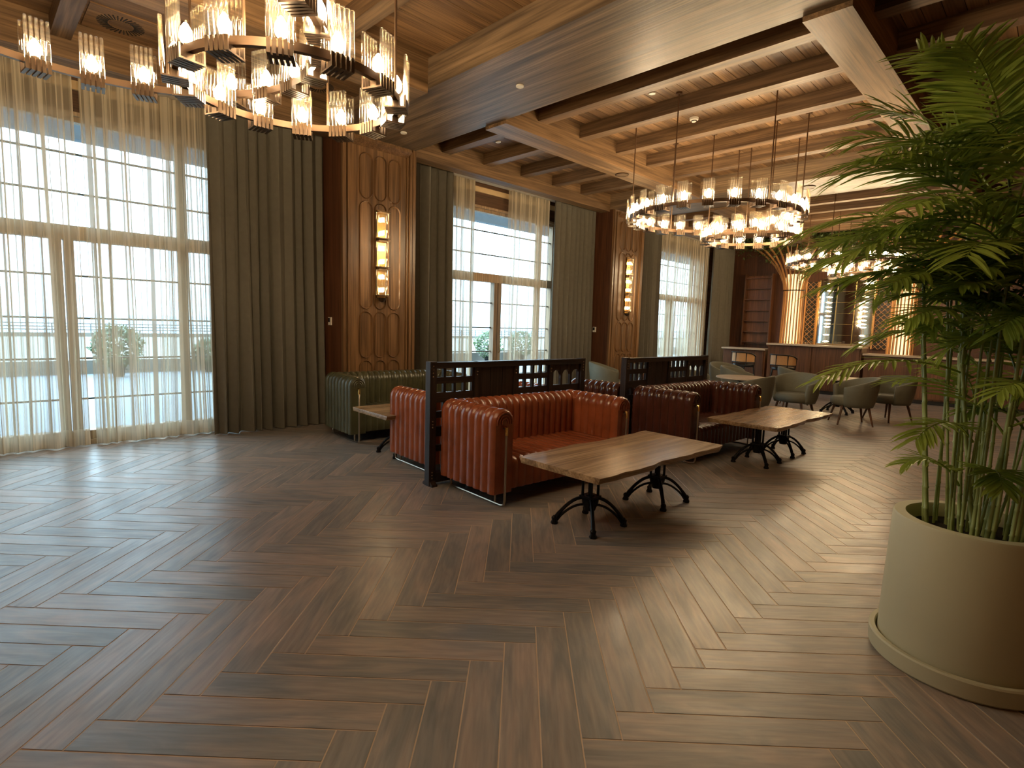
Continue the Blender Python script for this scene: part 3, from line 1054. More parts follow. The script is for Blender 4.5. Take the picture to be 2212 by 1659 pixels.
# ------------------------------------------------------------------ studded wooden dividers
def divider(loc, rz, label, n=4, bay=0.545):
    t = empty('booth_divider', loc, rz, label=label, cat='divider', group='studded oak booth dividers')
    H = 1.25
    L = n * bay
    stiles = [k * bay for k in range(n + 1)]
    stud = MB()
    for k, x in enumerate(stiles):
        endp = k in (0, n)
        w, dep = (0.075, 0.085) if endp else (0.055, 0.07)
        MB().box(x - w / 2, x + w / 2, -dep / 2, dep / 2, 0, H if not endp else H + 0.008).build('post', 'divider', t)
        for zz in [1.215, 1.18, 1.145, 1.11, 0.66, 0.63, 0.60, 0.14, 0.11, 0.08]:
            for s in (-1, 1):
                stud.lathe([(0.009, 0), (0.006, 0.005), (0.001, 0.007)], 6, c=(0, 0, 0))
                b = len(stud.v) - 18
                for q in range(18):
                    vx, vy, vz = stud.v[b + q]
                    stud.v[b + q] = (x + vx, s * (dep / 2 + vz), zz + vy)
    so = stud.build('stud_nails', 'bronze', t)
    so['kind'] = 'stuff'
    MB().box(-0.03, L + 0.03, -0.045, 0.045, H - 0.06, H - 0.012).build('top_rail', 'divider_h', t)
    MB().box(-0.03, L + 0.03, -0.05, 0.05, H - 0.012, H).build('cap_rail', 'divider_h', t)
    MB().box(0, L, -0.04, 0.04, 0.03, 0.13).build('bottom_rail', 'divider_h', t)
    for x in (0.0, L):
        MB().prism([(-0.09, 0), (0.09, 0), (0.09, 0.02), (0.05, 0.05), (-0.05, 0.05), (-0.09, 0.02)], x - 0.03, x + 0.03, lambda u, v, h: (h, u, v)).build('foot', 'divider', t)
    for k in range(n):
        a, b = stiles[k] + 0.0275, stiles[k + 1] - 0.0275
        kind = ('grid', 'solid', 'grid', 'arch')[k % 4]
        if kind == 'solid':
            for q in range(3):
                wq = (b - a) / 3
                MB().box(a + q * wq + 0.003, a + (q + 1) * wq - 0.003, -0.02, 0.02, 0.13, H - 0.06).build('plank', 'divider', t)
            continue
        for z0, z1 in ((1.035, 1.10), (0.845, 0.945), (0.69, 0.755), (0.50, 0.60), (0.345, 0.41)):
            if kind == 'arch' and z0 in (1.035, 0.69, 0.345): continue
            MB().box(a, b, -0.022, 0.022, z0, z1).build('rail', 'divider_h', t)
        nb = 4 if kind == 'grid' else 3
        wq = (b - a) / nb
        for q in range(nb + 1):
            x = min(max(a + q * wq, a + 0.012), b - 0.012)
            MB().box(x - 0.015, x + 0.015, -0.018, 0.018, 0.13, H - 0.06).build('slat', 'divider', t)
        if kind == 'arch':
            for zt in (H - 0.06, 0.845):
                for q in range(nb):
                    x0, x1 = a + q * wq + 0.012, a + (q + 1) * wq - 0.012
                    r = (x1 - x0) / 2
                    poly = [(x0, zt - 0.16), (x0, zt), (x1, zt), (x1, zt - 0.16)] + [((x0 + x1) / 2 + r * math.cos(PI * j / 10) * 0.96, zt - 0.16 + (r * 1.25) * math.sin(PI * j / 10)) for j in range(0, 11)]
                    # two spandrels instead of one concave face
                    for s in (0, 1):
                        arc = [((x0 + x1) / 2 + (1 if s else -1) * r * math.cos(PI / 2 * j / 6), zt - 0.15 + 1.2 * r * math.sin(PI / 2 * j / 6)) for j in range(7)]
                        corner = (x1 if s else x0, zt)
                        mid = ((x0 + x1) / 2, zt)
                        pl = arc + [mid, corner]
                        MB().prism(pl if s else pl[::-1], -0.016, 0.016, lambda u, v, h: (u, h, v)).build('arch_piece', 'divider', t)
    return t
divider((3.275, 4.425, 0), math.radians(-4.4), 'dark studded wooden divider behind the nearest tan leather sofa')
divider((6.20, 4.10, 0), math.radians(-3.2), 'dark studded wooden divider behind the dark brown leather sofas', bay=0.505)

# ------------------------------------------------------------------ tables
def pedestal(parent, loc, h, spread, name='pedestal'):
    p = MB()
    p.lathe([(0.045, 0.13), (0.055, 0.16), (0.07, 0.20), (0.075, 0.225), (0.05, 0.25), (0.035, 0.26)], 12)
    for sx in (-1, 1):
        for sy in (-1, 1):
            p.tube([(sx * 0.045, sy * 0.045, 0.22), (sx * 0.045, sy * 0.045, h - 0.03)], 0.0125, 6)
    p.tube([(0, 0, 0.2), (0, 0, h - 0.03)], 0.016, 6)
    p.box(-0.075, 0.075, -0.075, 0.075, h - 0.05, h - 0.03)
    p.box(-0.17, 0.17, -0.17, 0.17, h - 0.02, h)
    p.box(-0.065, 0.065, -0.065, 0.065, 0.235, 0.255)
    o = p.build(name, 'iron', parent, smooth=True, loc=loc)
    for sx in (-1, 1):
        for sy in (-1, 1):
            lg = MB()
            R = spread * math.sqrt(2)
            d = Vector((sx, sy, 0)).normalized()
            up_, lo = [], []
            for k in range(9):
                a = k / 8
                r = 0.05 + (R - 0.05) * a
                up_.append(d * r + Vector((0, 0, 0.035 + 0.20 * math.cos(a * PI / 2) ** 0.85)))
                lo.append(d * (0.05 + (R - 0.07) * a) + Vector((0, 0, 0.03 + 0.145 * math.cos(a * PI / 2) ** 0.8)))
            lg.tube(up_, [0.015] * 7 + [0.018, 0.02], 6)
            lg.tube(lo, 0.011, 6)
            f = d * R
            lg.lathe([(0.030, 0), (0.032, 0.012), (0.022, 0.03), (0.026, 0.055), (0.012, 0.07)], 8, c=(f.x, f.y, 0))
            lg.build('leg', 'iron', o, smooth=True)
    return o

def slab_top(L, W, z, seed, thick=0.048):
    rnd = random.Random(seed)
    ph = [rnd.uniform(0, 6.28) for _ in range(6)]
    n = 36
    def wob(u, s):
        return 0.013 * math.sin(u * 5.5 + ph[s]) + 0.009 * math.sin(u * 11 + ph[2 + s]) + 0.005 * math.sin(u * 23 + ph[4 + s])
    top, bot = [], []
    for k in range(n + 1):
        u = -L / 2 + L * k / n
        y = -W / 2 + wob(u, 0)
        top.append((u, y))
        bot.append((u, y + 0.014 + 0.008 * math.sin(u * 17 + ph[1])))
    for k in range(n + 1):
        u = L / 2 - L * k / n
        y = W / 2 + wob(u, 1)
        top.append((u, y))
        bot.append((u, y - 0.014 - 0.008 * math.sin(u * 15 + ph[3])))
    mb = MB()
    m = len(top)
    c = 0.004
    mb.v = [(x, y, z) for x, y in top] + [(x * (1 + c / L), y * (1 + c / W), z - c) for x, y in top] + [(x, y, z - thick) for x, y in bot]
    mb.f = [tuple(range(m)), tuple(range(2 * m, 3 * m))[::-1]]
    for r in range(2):
        for k in range(m):
            k2 = (k + 1) % m
            mb.f.append((r * m + k, (r + 1) * m + k, (r + 1) * m + k2, r * m + k2))
    return mb

def slab_table(loc, rz, label, seed, L=1.90, W=0.85, h=0.566, gap=0.51):
    t = empty('wood_slab_table', loc, rz, label=label, cat='table', group='live-edge tables on cast iron pedestals')
    slab_top(L, W, h, seed).build('tabletop', 'slab', t, smooth=True)
    for s in (-1, 1):
        pedestal(t, (s * gap, 0, 0), h - 0.048, 0.205)
slab_table((4.14, 2.665, 0), math.radians(-1.5), 'live-edge wood table on two black iron pedestals nearest the camera', 3)
slab_table((7.47, 2.63, 0), math.radians(-1.0), 'live-edge wood table in front of the dark brown sofa', 8, gap=0.43)
slab_table((4.33, 5.74, 0), math.radians(-3.0), 'live-edge wood table between the green sofa and the tan sofa', 5)

# ------------------------------------------------------------------ tub chairs and round tables
def tub_chair_proto():
    t = empty('tub_chair', (0, 0, 0), cat='chair', group='olive tub chairs')
    A = math.radians(128)
    n, th = 28, 0.055
    def fn(u, v):
        a = -A + 2 * A * u
        c = math.cos(a / 2)
        top = 0.60 + 0.19 * max(0.0, math.cos(a * 0.62)) ** 1.3
        rb, rt = 0.265, 0.335
        ring = [(0, 0.30), (1, 0.30), (1.15, 0.52), (1.1, 0.94), (0.9, 1.0), (0.35, 1.0), (0.05, 0.95), (-0.05, 0.62), (0, 0.30)]
        # v runs round the section: inside foot, outside foot, up the outside, over the top, down the inside
        q = v * (len(ring) - 1)
        k = min(int(q), len(ring) - 2)
        f = q - k
        s = ring[k][0] * (1 - f) + ring[k + 1][0] * f
        zf = ring[k][1] * (1 - f) + ring[k + 1][1] * f
        z = 0.30 + (top - 0.30) * (zf - 0.30) / 0.70
        r = rb + (rt - rb) * ((z - 0.30) / 0.5) ** 0.7 + (s - 0.5) * th
        return (r * math.sin(a), r * math.cos(a) * 0.95, z)
    mb = MB().grid(fn, n, 16)
    w = n + 1
    mb.f.append(tuple(j * w for j in range(16)))
    mb.f.append(tuple(j * w + n for j in range(16))[::-1])
    mb.build('shell', 'olive', t, smooth='all')
    MB().lathe([(0.001, 0.31), (0.25, 0.31), (0.285, 0.34), (0.29, 0.40), (0.27, 0.445), (0.20, 0.46), (0.001, 0.462)], 28).build('seat', 'olive', t, smooth='all')
    for sx in (-1, 1):
        for sy in (-1, 1):
            MB().tube([(sx * 0.17, sy * 0.17, 0.33), (sx * 0.235, sy * 0.235, 0)], [0.020, 0.011], 8).build('leg', 'walnut_leg', t, smooth=True)
    return t
proto = tub_chair_proto()
index_kids()
# (x, y, facing degrees: 0 = back of the chair to +y, label)
chairs = [(13.28, 4.22, 25, 'olive tub chair behind the right round table, seen from the front'),
          (11.62, 2.72, -150, 'olive tub chair with its back to the camera at the right round table'),
          (12.75, 2.36, -120, 'olive tub chair at the right round table nearest the palm'),
          (11.20, 3.58, -95, 'olive tub chair at the left round table, seen from its right side'),
          (10.02, 3.98, -175, 'olive tub chair just behind the dark sofa arm, back to the camera'),
          (12.05, 5.00, 15, 'olive tub chair on the far side of the left round table'),
          (10.35, 5.35, 100, 'olive tub chair at the left round table nearest the windows'),
          (10.6, 6.35, 60, 'olive tub chair beyond the end of the far divider, nearer the window'),
          (13.1, 5.75, -20, 'olive tub chair behind the left round table, in front of the bar stools'),
          (10.05, 7.10, 35, 'olive tub chair alone beside the far pilaster')]
for k, (x, y, a, lb) in enumerate(chairs):
    o = proto if k == 0 else copy_tree(proto)
    o.location = (x, y, 0)
    o.rotation_euler = (0, 0, math.radians(a))
    o['label'] = lb
    o.scale = (1.22, 1.22, 1.12)
def round_table(x, y, label):
    t = empty('round_table', (x, y, 0), label=label, cat='table', group='round bistro tables')
    MB().lathe([(0.001, 0.705), (0.50, 0.705), (0.515, 0.712), (0.515, 0.735), (0.50, 0.74), (0.001, 0.74)], 40).build('tabletop', 'stone', t, smooth=True)
    pedestal(t, (0, 0, 0), 0.70, 0.24)
round_table(12.98, 3.30, 'round pale-topped table among tub chairs, left of the palm')
round_table(11.05, 4.52, 'round pale-topped table among tub chairs, behind the dark sofa')

# ------------------------------------------------------------------ bar stools
def stool_proto():
    t = empty('bar_stool', (0, 0, 0), cat='stool', group='cane-backed bar stools')
    MB().lathe([(0.001, 0.66), (0.21, 0.66), (0.235, 0.69), (0.235, 0.73), (0.20, 0.755), (0.001, 0.76)], 24).build('seat', 'black', t, smooth='all')
    A = math.radians(105)
    pts = lambda r, z: [(r * math.sin(-A + 2 * A * k / 20), r * math.cos(-A + 2 * A * k / 20), z - (0.10 * (abs(-A + 2 * A * k / 20) / A) ** 4 if z > 0.9 else 0)) for k in range(21)]
    MB().tube(pts(0.27, 1.07), 0.017, 8).build('top_rail', 'black', t, smooth=True)
    MB().tube(pts(0.255, 0.80), 0.014, 8).build('lower_rail', 'black', t, smooth=True)
    for q in range(4):
        a0, a1 = -A + 2 * A * q / 4, -A + 2 * A * (q + 1) / 4
        def fn(u, v, a0=a0, a1=a1):
            a = a0 + (a1 - a0) * u
            zt = 1.06 - 0.10 * (abs(a) / A) ** 4
            return (0.262 * math.sin(a), 0.262 * math.cos(a), 0.80 + (zt - 0.80) * v)
        def fn2(u, v, fn=fn):
            p = fn(1 - u, v)
            return (p[0] * 0.97, p[1] * 0.97, p[2])
        MB().grid(fn, 6, 2).grid(fn2, 6, 2).build('cane_panel', 'cane', t, smooth='all')
    for q in range(5):
        a = -A + 2 * A * q / 4
        MB().tube([(0.25 * math.sin(a), 0.25 * math.cos(a), 0.70), (0.265 * math.sin(a), 0.265 * math.cos(a), 1.055 - (0.10 if q in (0, 4) else 0))], 0.012, 6).build('back_post', 'black', t, smooth=True)
    for sx in (-1, 1):
        for sy in (-1, 1):
            MB().tube([(sx * 0.15, sy * 0.15, 0.68), (sx * 0.20, sy * 0.20, 0)], [0.017, 0.012], 8).build('leg', 'black', t, smooth=True)
    MB().tube([(0.185 * c[0], 0.185 * c[1], 0.28) for c in ((-1, -1), (1, -1), (1, 1), (-1, 1), (-1, -1))], 0.009, 6).build('foot_rest', 'brass', t)
    return t
sp = stool_proto()
index_kids()
for k, (x, y, a, lb) in enumerate(((15.6, 6.40, 70, 'cane-backed bar stool at the lower end of the bar, nearer the windows'),
                                   (15.25, 5.22, 75, 'cane-backed bar stool at the raised part of the bar'))):
    o = sp if k == 0 else copy_tree(sp)
    o.location = (x, y, 0)
    o.rotation_euler = (0, 0, math.radians(a))
    o['label'] = lb
    o.scale = (1.2, 1.2, 1.0)

# ------------------------------------------------------------------ bar
def counter(y0, y1, h, label, depth=0.55, x=16.5):
    t = empty('bar_counter', (x, (y0 + y1) / 2, 0), label=label, cat='bar counter', group='bar counter units')
    w = (y1 - y0) / 2
    MB().box(0.06, depth, -w + 0.02, w - 0.02, 0.10, h - 0.045).build('body', 'barwood', t)
    MB().box(0.10, depth, -w + 0.02, w - 0.02, 0, 0.10).build('plinth', 'black', t)
    MB().box(-0.06, depth + 0.06, -w - 0.0, w + 0.0, h - 0.045, h).build('countertop', 'stone', t)
    n = max(1, round(2 * w / 1.2))
    for k in range(n):
        a = -w + 0.04 + (2 * w - 0.08) * k / n
        MB().box(0.035, 0.06, a + 0.02, a + (2 * w - 0.08) / n - 0.02, 0.14, h - 0.08).build('front_panel', 'barwood', t)
counter(6.17, 7.46, 1.16, 'low end of the bar counter beside the window drape')
counter(3.74, 6.14, 1.335, 'raised middle part of the bar counter in front of the mirror')
counter(0.2, 3.71, 1.17, 'bar counter part half hidden behind the palm')
# shelves let into the back wall
t = empty('wall_shelf', (X1 - 0.02, 7.22, 1.25), label='empty recessed wood shelves left of the glowing slatted column', cat='shelf')
MB().box(-0.02, 0.0, -0.40, 0.40, 0.0, 2.2).build('back_panel', 'barwood', t)
for s in (-1, 1):
    MB().box(-0.20, 0.0, s * 0.42 - 0.02, s * 0.42 + 0.02, -0.05, 2.25).build('side', 'barwood', t)
for k in range(7):
    z = 0.05 + k * 0.345
    MB().box(-0.19, -0.02, -0.40, 0.40, z - 0.012, z + 0.012).build('shelf', 'barwood', t)
# slatted, flaring columns; added glowing tubes stand in for brightly lit slats
def slat_column(y, label):
    t = empty('slatted_column', (18.05, y, 0), label=label, cat='column', group='glowing slatted columns')
    for k in range(10):
        f = (k - 4.5) / 4.5
        a = f * 1.3
        R = 0.28
        px_, py_ = -R * math.cos(a) , R * math.sin(a)
        pts = []
        for j in range(13):
            z = 0.9 + 3.35 * j / 12
            q = max(0.0, (z - 2.75) / 1.5)
            fl_ = 0.85 * q ** 2.2
            taper = 1 + 0.10 * (1 - min(1, (z - 0.9) / 1.8))
            pts.append((px_ * taper - 0.25 * q ** 2 * math.cos(a), py_ * taper + fl_ * f * 1.1, z))
        mb = MB()
        for i in range(12):
            mb.bar(pts[i], pts[i + 1], 0.026, 0.05, up=(-math.cos(a), math.sin(a), 0))
        mb.build('slat', 'slat', t)
    MB().tube([(-0.318 * math.cos(x_), 0.318 * math.sin(x_), 2.92) for x_ in [(-1.3 + 2.6 * q / 16) for q in range(17)]], 0.016, 6).build('band', 'black', t)
    for q in range(9):
        a = (q - 4) / 4.5 * 1.3
        MB().tube([(-0.25 * math.cos(a) * u, 0.25 * math.sin(a) * u, z) for u, z in ((1.1, 0.95), (1.0, 2.6), (1.0, 3.4))], 0.024, 6).build('light_tube', 'led', t)
    return t
slat_column(6.02, 'glowing column of flaring wooden slats between the shelves and the mirror')
slat_column(3.20, 'glowing column of flaring wooden slats seen through the palm leaves')
# mirror
t = empty('bar_mirror', (X1 - 0.03, 4.72, 1.30), label='tall mirror behind the bar divided by pale strips', cat='mirror')
MB().box(-0.02, 0.0, -0.72, 0.72, 0, 1.95).build('glass', 'mirror', t)
for k in range(4):
    y = -0.72 + 0.48 * k
    MB().box(-0.03, -0.02, y - 0.012, y + 0.012, 0, 1.95).build('strip', 'brass', t)
for k in range(7):
    MB().box(-0.028, -0.02, -0.72, 0.72, 0.32 * k - 0.004, 0.32 * k + 0.004).build('cross_strip', 'brass', t)
# lattices on both sides of the mirror
for y0, y1, lb in ((5.475, 5.80, 'diagonal wooden lattice left of the bar mirror'), (3.50, 3.96, 'diagonal wooden lattice right of the bar mirror')):
    t = empty('lattice_panel', (X1 - 0.08, y0, 1.25), label=lb, cat='lattice', group='bar lattices')
    W, H = y1 - y0, 1.95
    MB().box(0.02, 0.06, 0, W, 0, H).build('back_board', 'black', t)
    for s in (0, 1):
        MB().box(-0.03, 0.03, s * W - 0.02, s * W + 0.02, 0, H).build('stile', 'slat', t)
    st = 0.15
    for sgn in (-1, 1):
        k = -3
        while k * st < H + W:
            pts = []
            c = k * st
            za, zb_ = (c, c + sgn * W)
            ya, yb = 0.0, W
            # clip to 0..H
            def at_(u): return za + (zb_ - za) * u
            us = [0, 1]
            for lim in (0, H):
                if (at_(0) - lim) * (at_(1) - lim) < 0:
                    us.append((lim - za) / (zb_ - za))
            us = sorted(u for u in us if -1e-6 <= at_(u) <= H + 1e-6)
            if len(us) >= 2 and us[-1] - us[0] > 0.05:
                MB().bar((-0.01 * sgn, W * us[0], at_(us[0])), (-0.01 * sgn, W * us[-1], at_(us[-1])), 0.012, 0.016).build('lattice_bar', 'slat', t)
            k += 1
# strings of little lamps in front of the mirror
for y, lb in ((5.16, 'string of small lit glass discs at the left edge of the bar mirror'), (4.22, 'string of small lit glass discs at the right edge of the bar mirror')):
    t = empty('hanging_lamp', (18.36, y, 0), label=lb, cat='lamp', group='strings of disc lamps at the bar')
    MB().tube([(0, 0, 1.34), (0, 0, Z_BOARD)], 0.006, 6).build('cord', 'brass', t)
    for z in (1.42, 1.62, 1.86, 1.95, 2.06, 2.18, 2.32, 2.44, 2.58, 2.74, 2.92, 3.12):
        MB().lathe([(0.001, -0.022), (0.03, -0.014), (0.065, 0), (0.03, 0.014), (0.001, 0.022)], 12, c=(0, 0, z)).build('disc_lamp', 'barbulb', t, smooth=True)
# bottles and glasses on the back of the raised counter
rnd = random.Random(4)
ORD = ['leftmost', 'second from the left', 'third from the left', 'fourth from the left', 'middle one', 'fourth from the right', 'third from the right', 'second from the right', 'rightmost']
for k in range(9):
    y = 5.75 - 0.085 * k
    h = rnd.uniform(0.05, 0.10)
    o = MB().lathe([(0.001, 0), (0.028, 0), (0.033, h * 0.9), (0.030, h), (0.026, h * 0.9), (0.022, 0.008), (0.001, 0.008)], 10).build('drinking_glass', 'rodglass', smooth=True, loc=(16.85 + rnd.uniform(-0.06, 0.06), y, 1.335))
    tag(o, 'small clear glass on the raised bar counter, ' + ORD[k], 'glass', 'row of glasses on the bar')
# greenery trailing above the bar
rnd = random.Random(5)
mb = MB()
for k in range(5200):
    y = rnd.uniform(2.6, 7.9)
    dz = 0.75 + 0.25 * math.sin(y * 3.1) + 0.15 * math.sin(y * 7.7)
    z = 4.62 - abs(rnd.gauss(0, 0.36)) * dz
    x = 18.16 - abs(rnd.gauss(0, 0.33))
    if z < 3.75: z = rnd.uniform(3.85, 4.6)
    if x > 18.2: continue
    c = Vector((x, y, z))
    a, e = rnd.uniform(0, 6.28), rnd.uniform(-1.2, 0.4)
    d = Vector((math.cos(a) * math.cos(e), math.sin(a) * math.cos(e), math.sin(e)))
    s = d.cross(Vector((rnd.uniform(-0.4, 0.4), rnd.uniform(-0.4, 0.4), 1))).normalized()
    l, w = rnd.uniform(0.06, 0.11), rnd.uniform(0.022, 0.04)
    b = len(mb.v)
    mb.v += [tuple(c), tuple(c + d * l * 0.5 + s * w), tuple(c + d * l), tuple(c + d * l * 0.5 - s * w)]
    mb.f.append((b, b + 1, b + 2, b + 3))
tag(mb.build('hanging_greenery', 'ivy'), 'dense trailing greenery along the top of the bar wall', 'greenery', kind='stuff')

# ------------------------------------------------------------------ potted palm
PX, PY = 3.53, 0.243
palm = empty('potted_palm', (PX, PY, 0), label='tall potted bamboo palm in a round sage green planter at the right', cat='plant')
MB().lathe([(0.001, 0.012), (0.335, 0.012), (0.352, 0.03), (0.350, 0.2), (0.336, 0.735), (0.330, 0.745), (0.282, 0.745), (0.276, 0.735), (0.282, 0.62), (0.001, 0.62)], 72).build('pot', 'pot', palm, smooth=True)
MB().lathe([(0.001, 0.0), (0.372, 0.0), (0.388, 0.015), (0.392, 0.092), (0.386, 0.100), (0.366, 0.100), (0.361, 0.092), (0.361, 0.011), (0.001, 0.011)], 72).build('saucer', 'pot', palm, smooth=True)
rnd = random.Random(31)
def soil_fn(u, v):
    a, r = 2 * PI * u, 0.281 * v
    return (r * math.cos(a), r * math.sin(a), 0.665 + 0.012 * math.sin(9 * a + 7 * v) * v * (1 - v) * 4 + rnd.uniform(0, 0.008))
MB().grid(soil_fn, 36, 8, closed_u=True).build('soil', 'soil', palm, smooth='all')

LEFT = Vector((-0.71, 0.703, 0))     # towards the middle of the room
NEAR = Vector((-0.702, -0.704, 0))   # towards the door side
def dirv(deg):
    a = math.radians(deg)
    return LEFT * math.cos(a) + NEAR * math.sin(a)

def frond(base, az, elev, length, droop, pairs, leaf, rn, width=0.021):
    mb = MB()
    h = dirv(az)
    side = Vector((0, 0, 1)).cross(h).normalized()
    n = 16
    p = Vector(base)
    path, dirs = [p.copy()], []
    for k in range(n):
        e = math.radians(elev - droop * ((k + 0.5) / n) ** 1.25)
        d = h * math.cos(e) + Vector((0, 0, math.sin(e)))
        dirs.append(d)
        p = p + d * (length / n)
        path.append(p.copy())
    dirs.append(dirs[-1])
    mb.tube(path, [0.006 - 0.0045 * k / n for k in range(n + 1)], 5)
    for k in range(pairs):
        t = 0.22 + 0.78 * (k + 0.5) / pairs
        q = t * n
        i = min(int(q), n - 1)
        c = path[i].lerp(path[i + 1], q - i)
        d = dirs[i]
        up = side.cross(d)
        if up.z < 0: up = -up
        ll = leaf * (0.45 + 0.55 * math.sin(PI * min(1.0, 0.12 + t * 0.80))) * rn.uniform(0.85, 1.1)
        for s in (-1, 1):
            fw = 0.62 + 0.75 * t * t + rn.uniform(-0.12, 0.12)
            v = (side * s + d * fw + up * rn.uniform(0.0, 0.30)).normalized()
            wv = v.cross(up).normalized()
            g = rn.uniform(0.25, 0.7)
            b = len(mb.v)
            pts = c.copy()
            dd = v.copy()
            wd = width * rn.uniform(0.8, 1.15)
            for m, f in enumerate((0.25, 0.9, 1.0, 0.75, 0.06)):
                mb.v.append(tuple(pts + wv * wd * f / 2 + up * 0.003 * f))
                mb.v.append(tuple(pts))
                mb.v.append(tuple(pts - wv * wd * f / 2 + up * 0.003 * f))
                dd = (dd + Vector((0, 0, -g * 0.20))).normalized()
                pts = pts + dd * ll / 4
            for m in range(4):
                a = b + 3 * m
                mb.f += [(a, a + 1, a + 4, a + 3), (a + 1, a + 2, a + 5, a + 4)]
    return mb

rn = random.Random(77)
CANES = []
for k in range(42):
    a = rn.uniform(0, 2 * PI)
    r = 0.235 * math.sqrt(rn.random())
    hgt = rn.uniform(1.2, 2.1) if k > 6 else rn.uniform(2.0, 2.35)
    lean = rn.uniform(0.02, 0.14)
    b = Vector((r * math.cos(a), r * math.sin(a), 0.64))
    over = b.dot(LEFT) - 0.13
    if over > 0: b -= LEFT * over
    la = a + rn.uniform(-0.9, 0.9)
    top = b + Vector((math.cos(la) * lean, math.sin(la) * lean, hgt - 0.64))
    n = int((hgt - 0.64) / 0.11)
    pts, rs = [], []
    rad = rn.uniform(0.0065, 0.0115)
    for j in range(n + 1):
        f = j / n
        p = b.lerp(top, f) + Vector((0.012 * math.sin(3 * f + k), 0.012 * math.cos(2.3 * f + k), 0))
        for dz, rr in ((-0.006, 1.0), (0.0, 1.32), (0.006, 1.0)):
            pts.append(p + Vector((0, 0, dz)))
            rs.append(rad * rr * (1 - 0.35 * f))
    MB().tube(pts, rs, 7).build('cane', 'cane_stem', palm, smooth='all')
    CANES.append((b, top, hgt))
FR = []
for k, (b, top, hgt) in enumerate(CANES):
    m = 1 + k % 2 if hgt < 1.7 else 3
    a0 = rn.uniform(0, 360)
    for q in range(m):
        f = 1.0 - 0.05 * q if hgt > 1.5 else 1.0 - 0.08 * q
        FR.append((b.lerp(top, f), a0 + q * 137.5 + rn.uniform(-20, 20), rn.uniform(30, 66), rn.uniform(0.42, 0.64), rn.uniform(55, 100), rn.randint(13, 17), rn.uniform(0.20, 0.26)))
# big fronds that lean out into the room
for z, az, el, ln, dr, lf in ((2.26, 2, 38, 0.80, 60, 0.30), (2.12, -16, 26, 0.86, 55, 0.31), (1.98, 12, 26, 0.86, 60, 0.31), (2.38, 30, 66, 0.74, 60, 0.29),
                              (2.34, -35, 68, 0.72, 55, 0.29), (1.86, -6, 28, 0.66, 55, 0.28), (1.72, 16, 24, 0.50, 55, 0.24), (1.46, 4, 20, 0.80, 50, 0.20),
                              (1.15, 24, 40, 0.50, 80, 0.19), (0.92, 0, 62, 0.34, 95, 0.15), (0.95, 60, 55, 0.36, 100, 0.16), (2.22, 55, 44, 0.70, 70, 0.29),
                              (1.90, 40, 36, 0.72, 70, 0.28), (2.35, 100, 56, 0.66, 65, 0.28), (2.40, 160, 58, 0.7, 65, 0.28), (2.36, -70, 60, 0.7, 65, 0.28), (1.60, -30, 30, 0.5, 70, 0.22),
                              (2.42, 8, 74, 0.72, 66, 0.28), (2.05, -45, 34, 0.75, 60, 0.30), (2.20, 20, 52, 0.7, 62, 0.30), (1.88, -28, 40, 0.74, 66, 0.29), (2.40, -120, 62, 0.7, 60, 0.28)):
    FR.append((Vector((0, 0, z)) + dirv(az) * 0.10, az, el, ln, dr, 19, lf))
for z, az, el, ln, dr, lf in ((2.30, 14, 30, 0.74, 48, 0.30), (2.22, -8, 46, 0.72, 66, 0.30), (2.08, 4, 18, 0.72, 40, 0.29), (2.02, -24, 20, 0.70, 45, 0.29), (2.16, 26, 22, 0.70, 45, 0.30),
                              (1.92, 20, 12, 0.66, 36, 0.28), (1.95, -12, 10, 0.70, 36, 0.28), (2.34, -14, 50, 0.70, 60, 0.29), (2.30, 40, 40, 0.66, 55, 0.29), (2.44, 24, 60, 0.66, 50, 0.27)):
    FR.append((Vector((0, 0, z)) + dirv(az) * 0.10, az, el, ln, dr, 20, lf))
for base, az, el, ln, dr, pr, lf in FR:
    if pr < 19 and math.cos(math.radians(az)) > 0.3 and base.z < 1.95:
        ln, lf = ln * 0.6, lf * 0.8
    frond(base, az, el, ln, dr, pr, lf, rn).build('frond', 'leaf', palm, smooth=False)

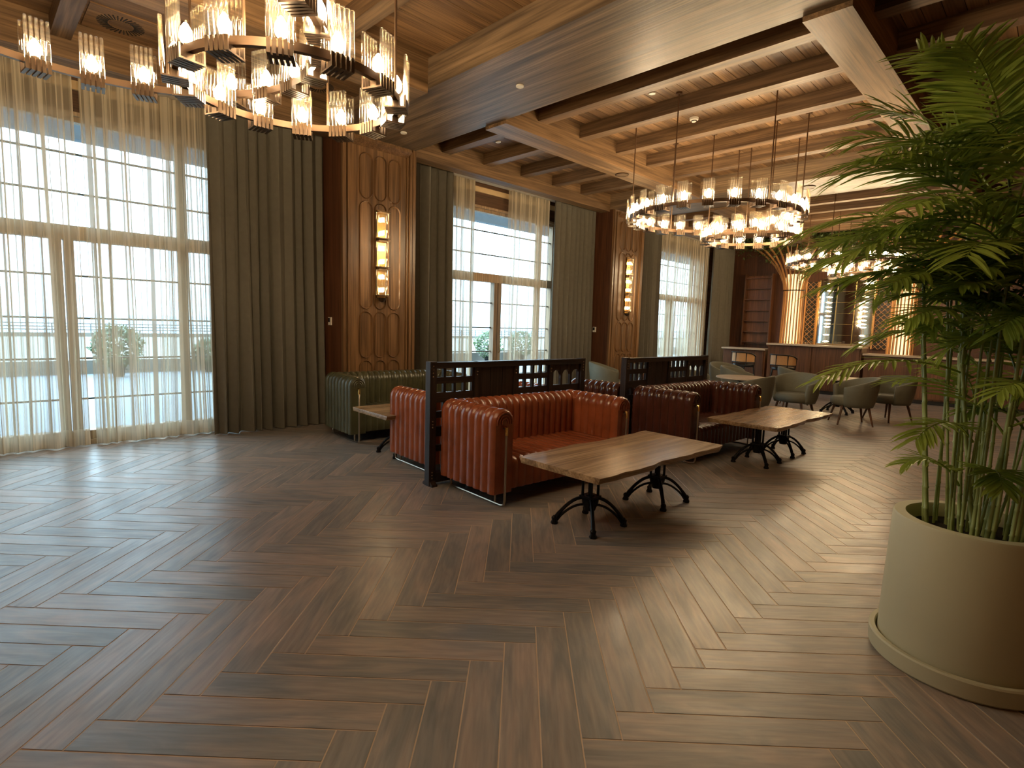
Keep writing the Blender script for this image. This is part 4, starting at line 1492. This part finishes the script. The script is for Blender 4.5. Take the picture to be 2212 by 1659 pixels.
# ------------------------------------------------------------------ outside the windows
tag(MB().box(-40, 70, 8.75, 18.6, -0.3, -0.03).build('terrace_paving', 'paving'), 'grey paved terrace outside the windows', kind='structure')
tag(MB().box(-60, 120, 18.9, 46, -0.3, 0.0).build('promenade', 'concrete'), 'pale promenade beyond the terrace wall', kind='structure')
tag(MB().box(-40, 70, 18.6, 18.9, -0.3, 0.34).build('terrace_wall', 'concrete'), 'low terrace wall outside the windows', kind='structure')
t = empty('sea_railing', (0, 46, 0), label='grey railing along the promenade in front of the sea', cat='railing')
MB().box(-60, 140, 0, 0.2, -0.3, 0.25).build('kerb', 'concrete', t)
for z in (0.45, 0.65, 0.85):
    MB().box(-60, 140, 0.08, 0.12, z - 0.03, z + 0.03).build('rail', 'rail', t)
for k in range(40):
    MB().box(-4 + k * 2.0, -3.94 + k * 2.0, 0.06, 0.14, 0.2, 0.88).build('post', 'rail', t)
tag(MB().box(-1500, 3000, 60, 3500, -9, -8).build('sea', 'sea'), 'pale blue sea on the horizon', kind='structure')
tag(MB().box(-4, 20, 9.45, 9.62, 3.905, 4.12).build('eave_fascia', 'eave'), 'grey eave panel seen through the tops of the windows', 'eave')
rnd = random.Random(9)
def bush(x, y, z, r, label, seed):
    rr = random.Random(seed)
    t = empty('round_bush', (x, y, -0.03), label=label, cat='bush', group='clipped round bushes on the terrace')
    mb = MB()
    for k in range(1500):
        a, c = rr.uniform(0, 2 * PI), rr.uniform(-1, 1)
        s = math.sqrt(1 - c * c)
        q = r * (0.75 + 0.28 * rr.random()) * (1 + 0.08 * math.sin(5 * a + 3 * c))
        p = Vector((q * s * math.cos(a), q * s * math.sin(a), z + q * c))
        d = Vector((rr.gauss(0, 1), rr.gauss(0, 1), rr.gauss(0, 1))).normalized()
        e = d.orthogonal().normalized()
        l, w = rr.uniform(0.07, 0.13), rr.uniform(0.03, 0.05)
        b = len(mb.v)
        mb.v += [tuple(p), tuple(p + d * l * 0.5 + e * w), tuple(p + d * l), tuple(p + d * l * 0.5 - e * w)]
        mb.f.append((b, b + 1, b + 2, b + 3))
    mb.build('foliage', 'bush', t)
    MB().tube([(0, 0, 0), (0.02, 0, z * 0.6), (0, 0, z)], [0.05, 0.04, 0.03], 8).build('trunk', 'walnut_leg', t)
    MB().lathe([(0.12, 0), (0.17, 0.28), (0.15, 0.28), (0.12, 0.2), (0.001, 0.2)], 14).build('planter', 'iron', t, smooth=True)
bush(2.85, 17.6, 0.80, 0.55, 'clipped round bush outside the first window', 1)
bush(16.2, 17.8, 0.78, 0.60, 'clipped round bush left of the mullion in the middle window', 2)
bush(18.4, 17.9, 0.80, 0.62, 'clipped round bush right of the mullion in the middle window', 3)
bush(5.2, 18.1, 0.55, 0.42, 'small bush partly hidden by the wide olive drape', 4)
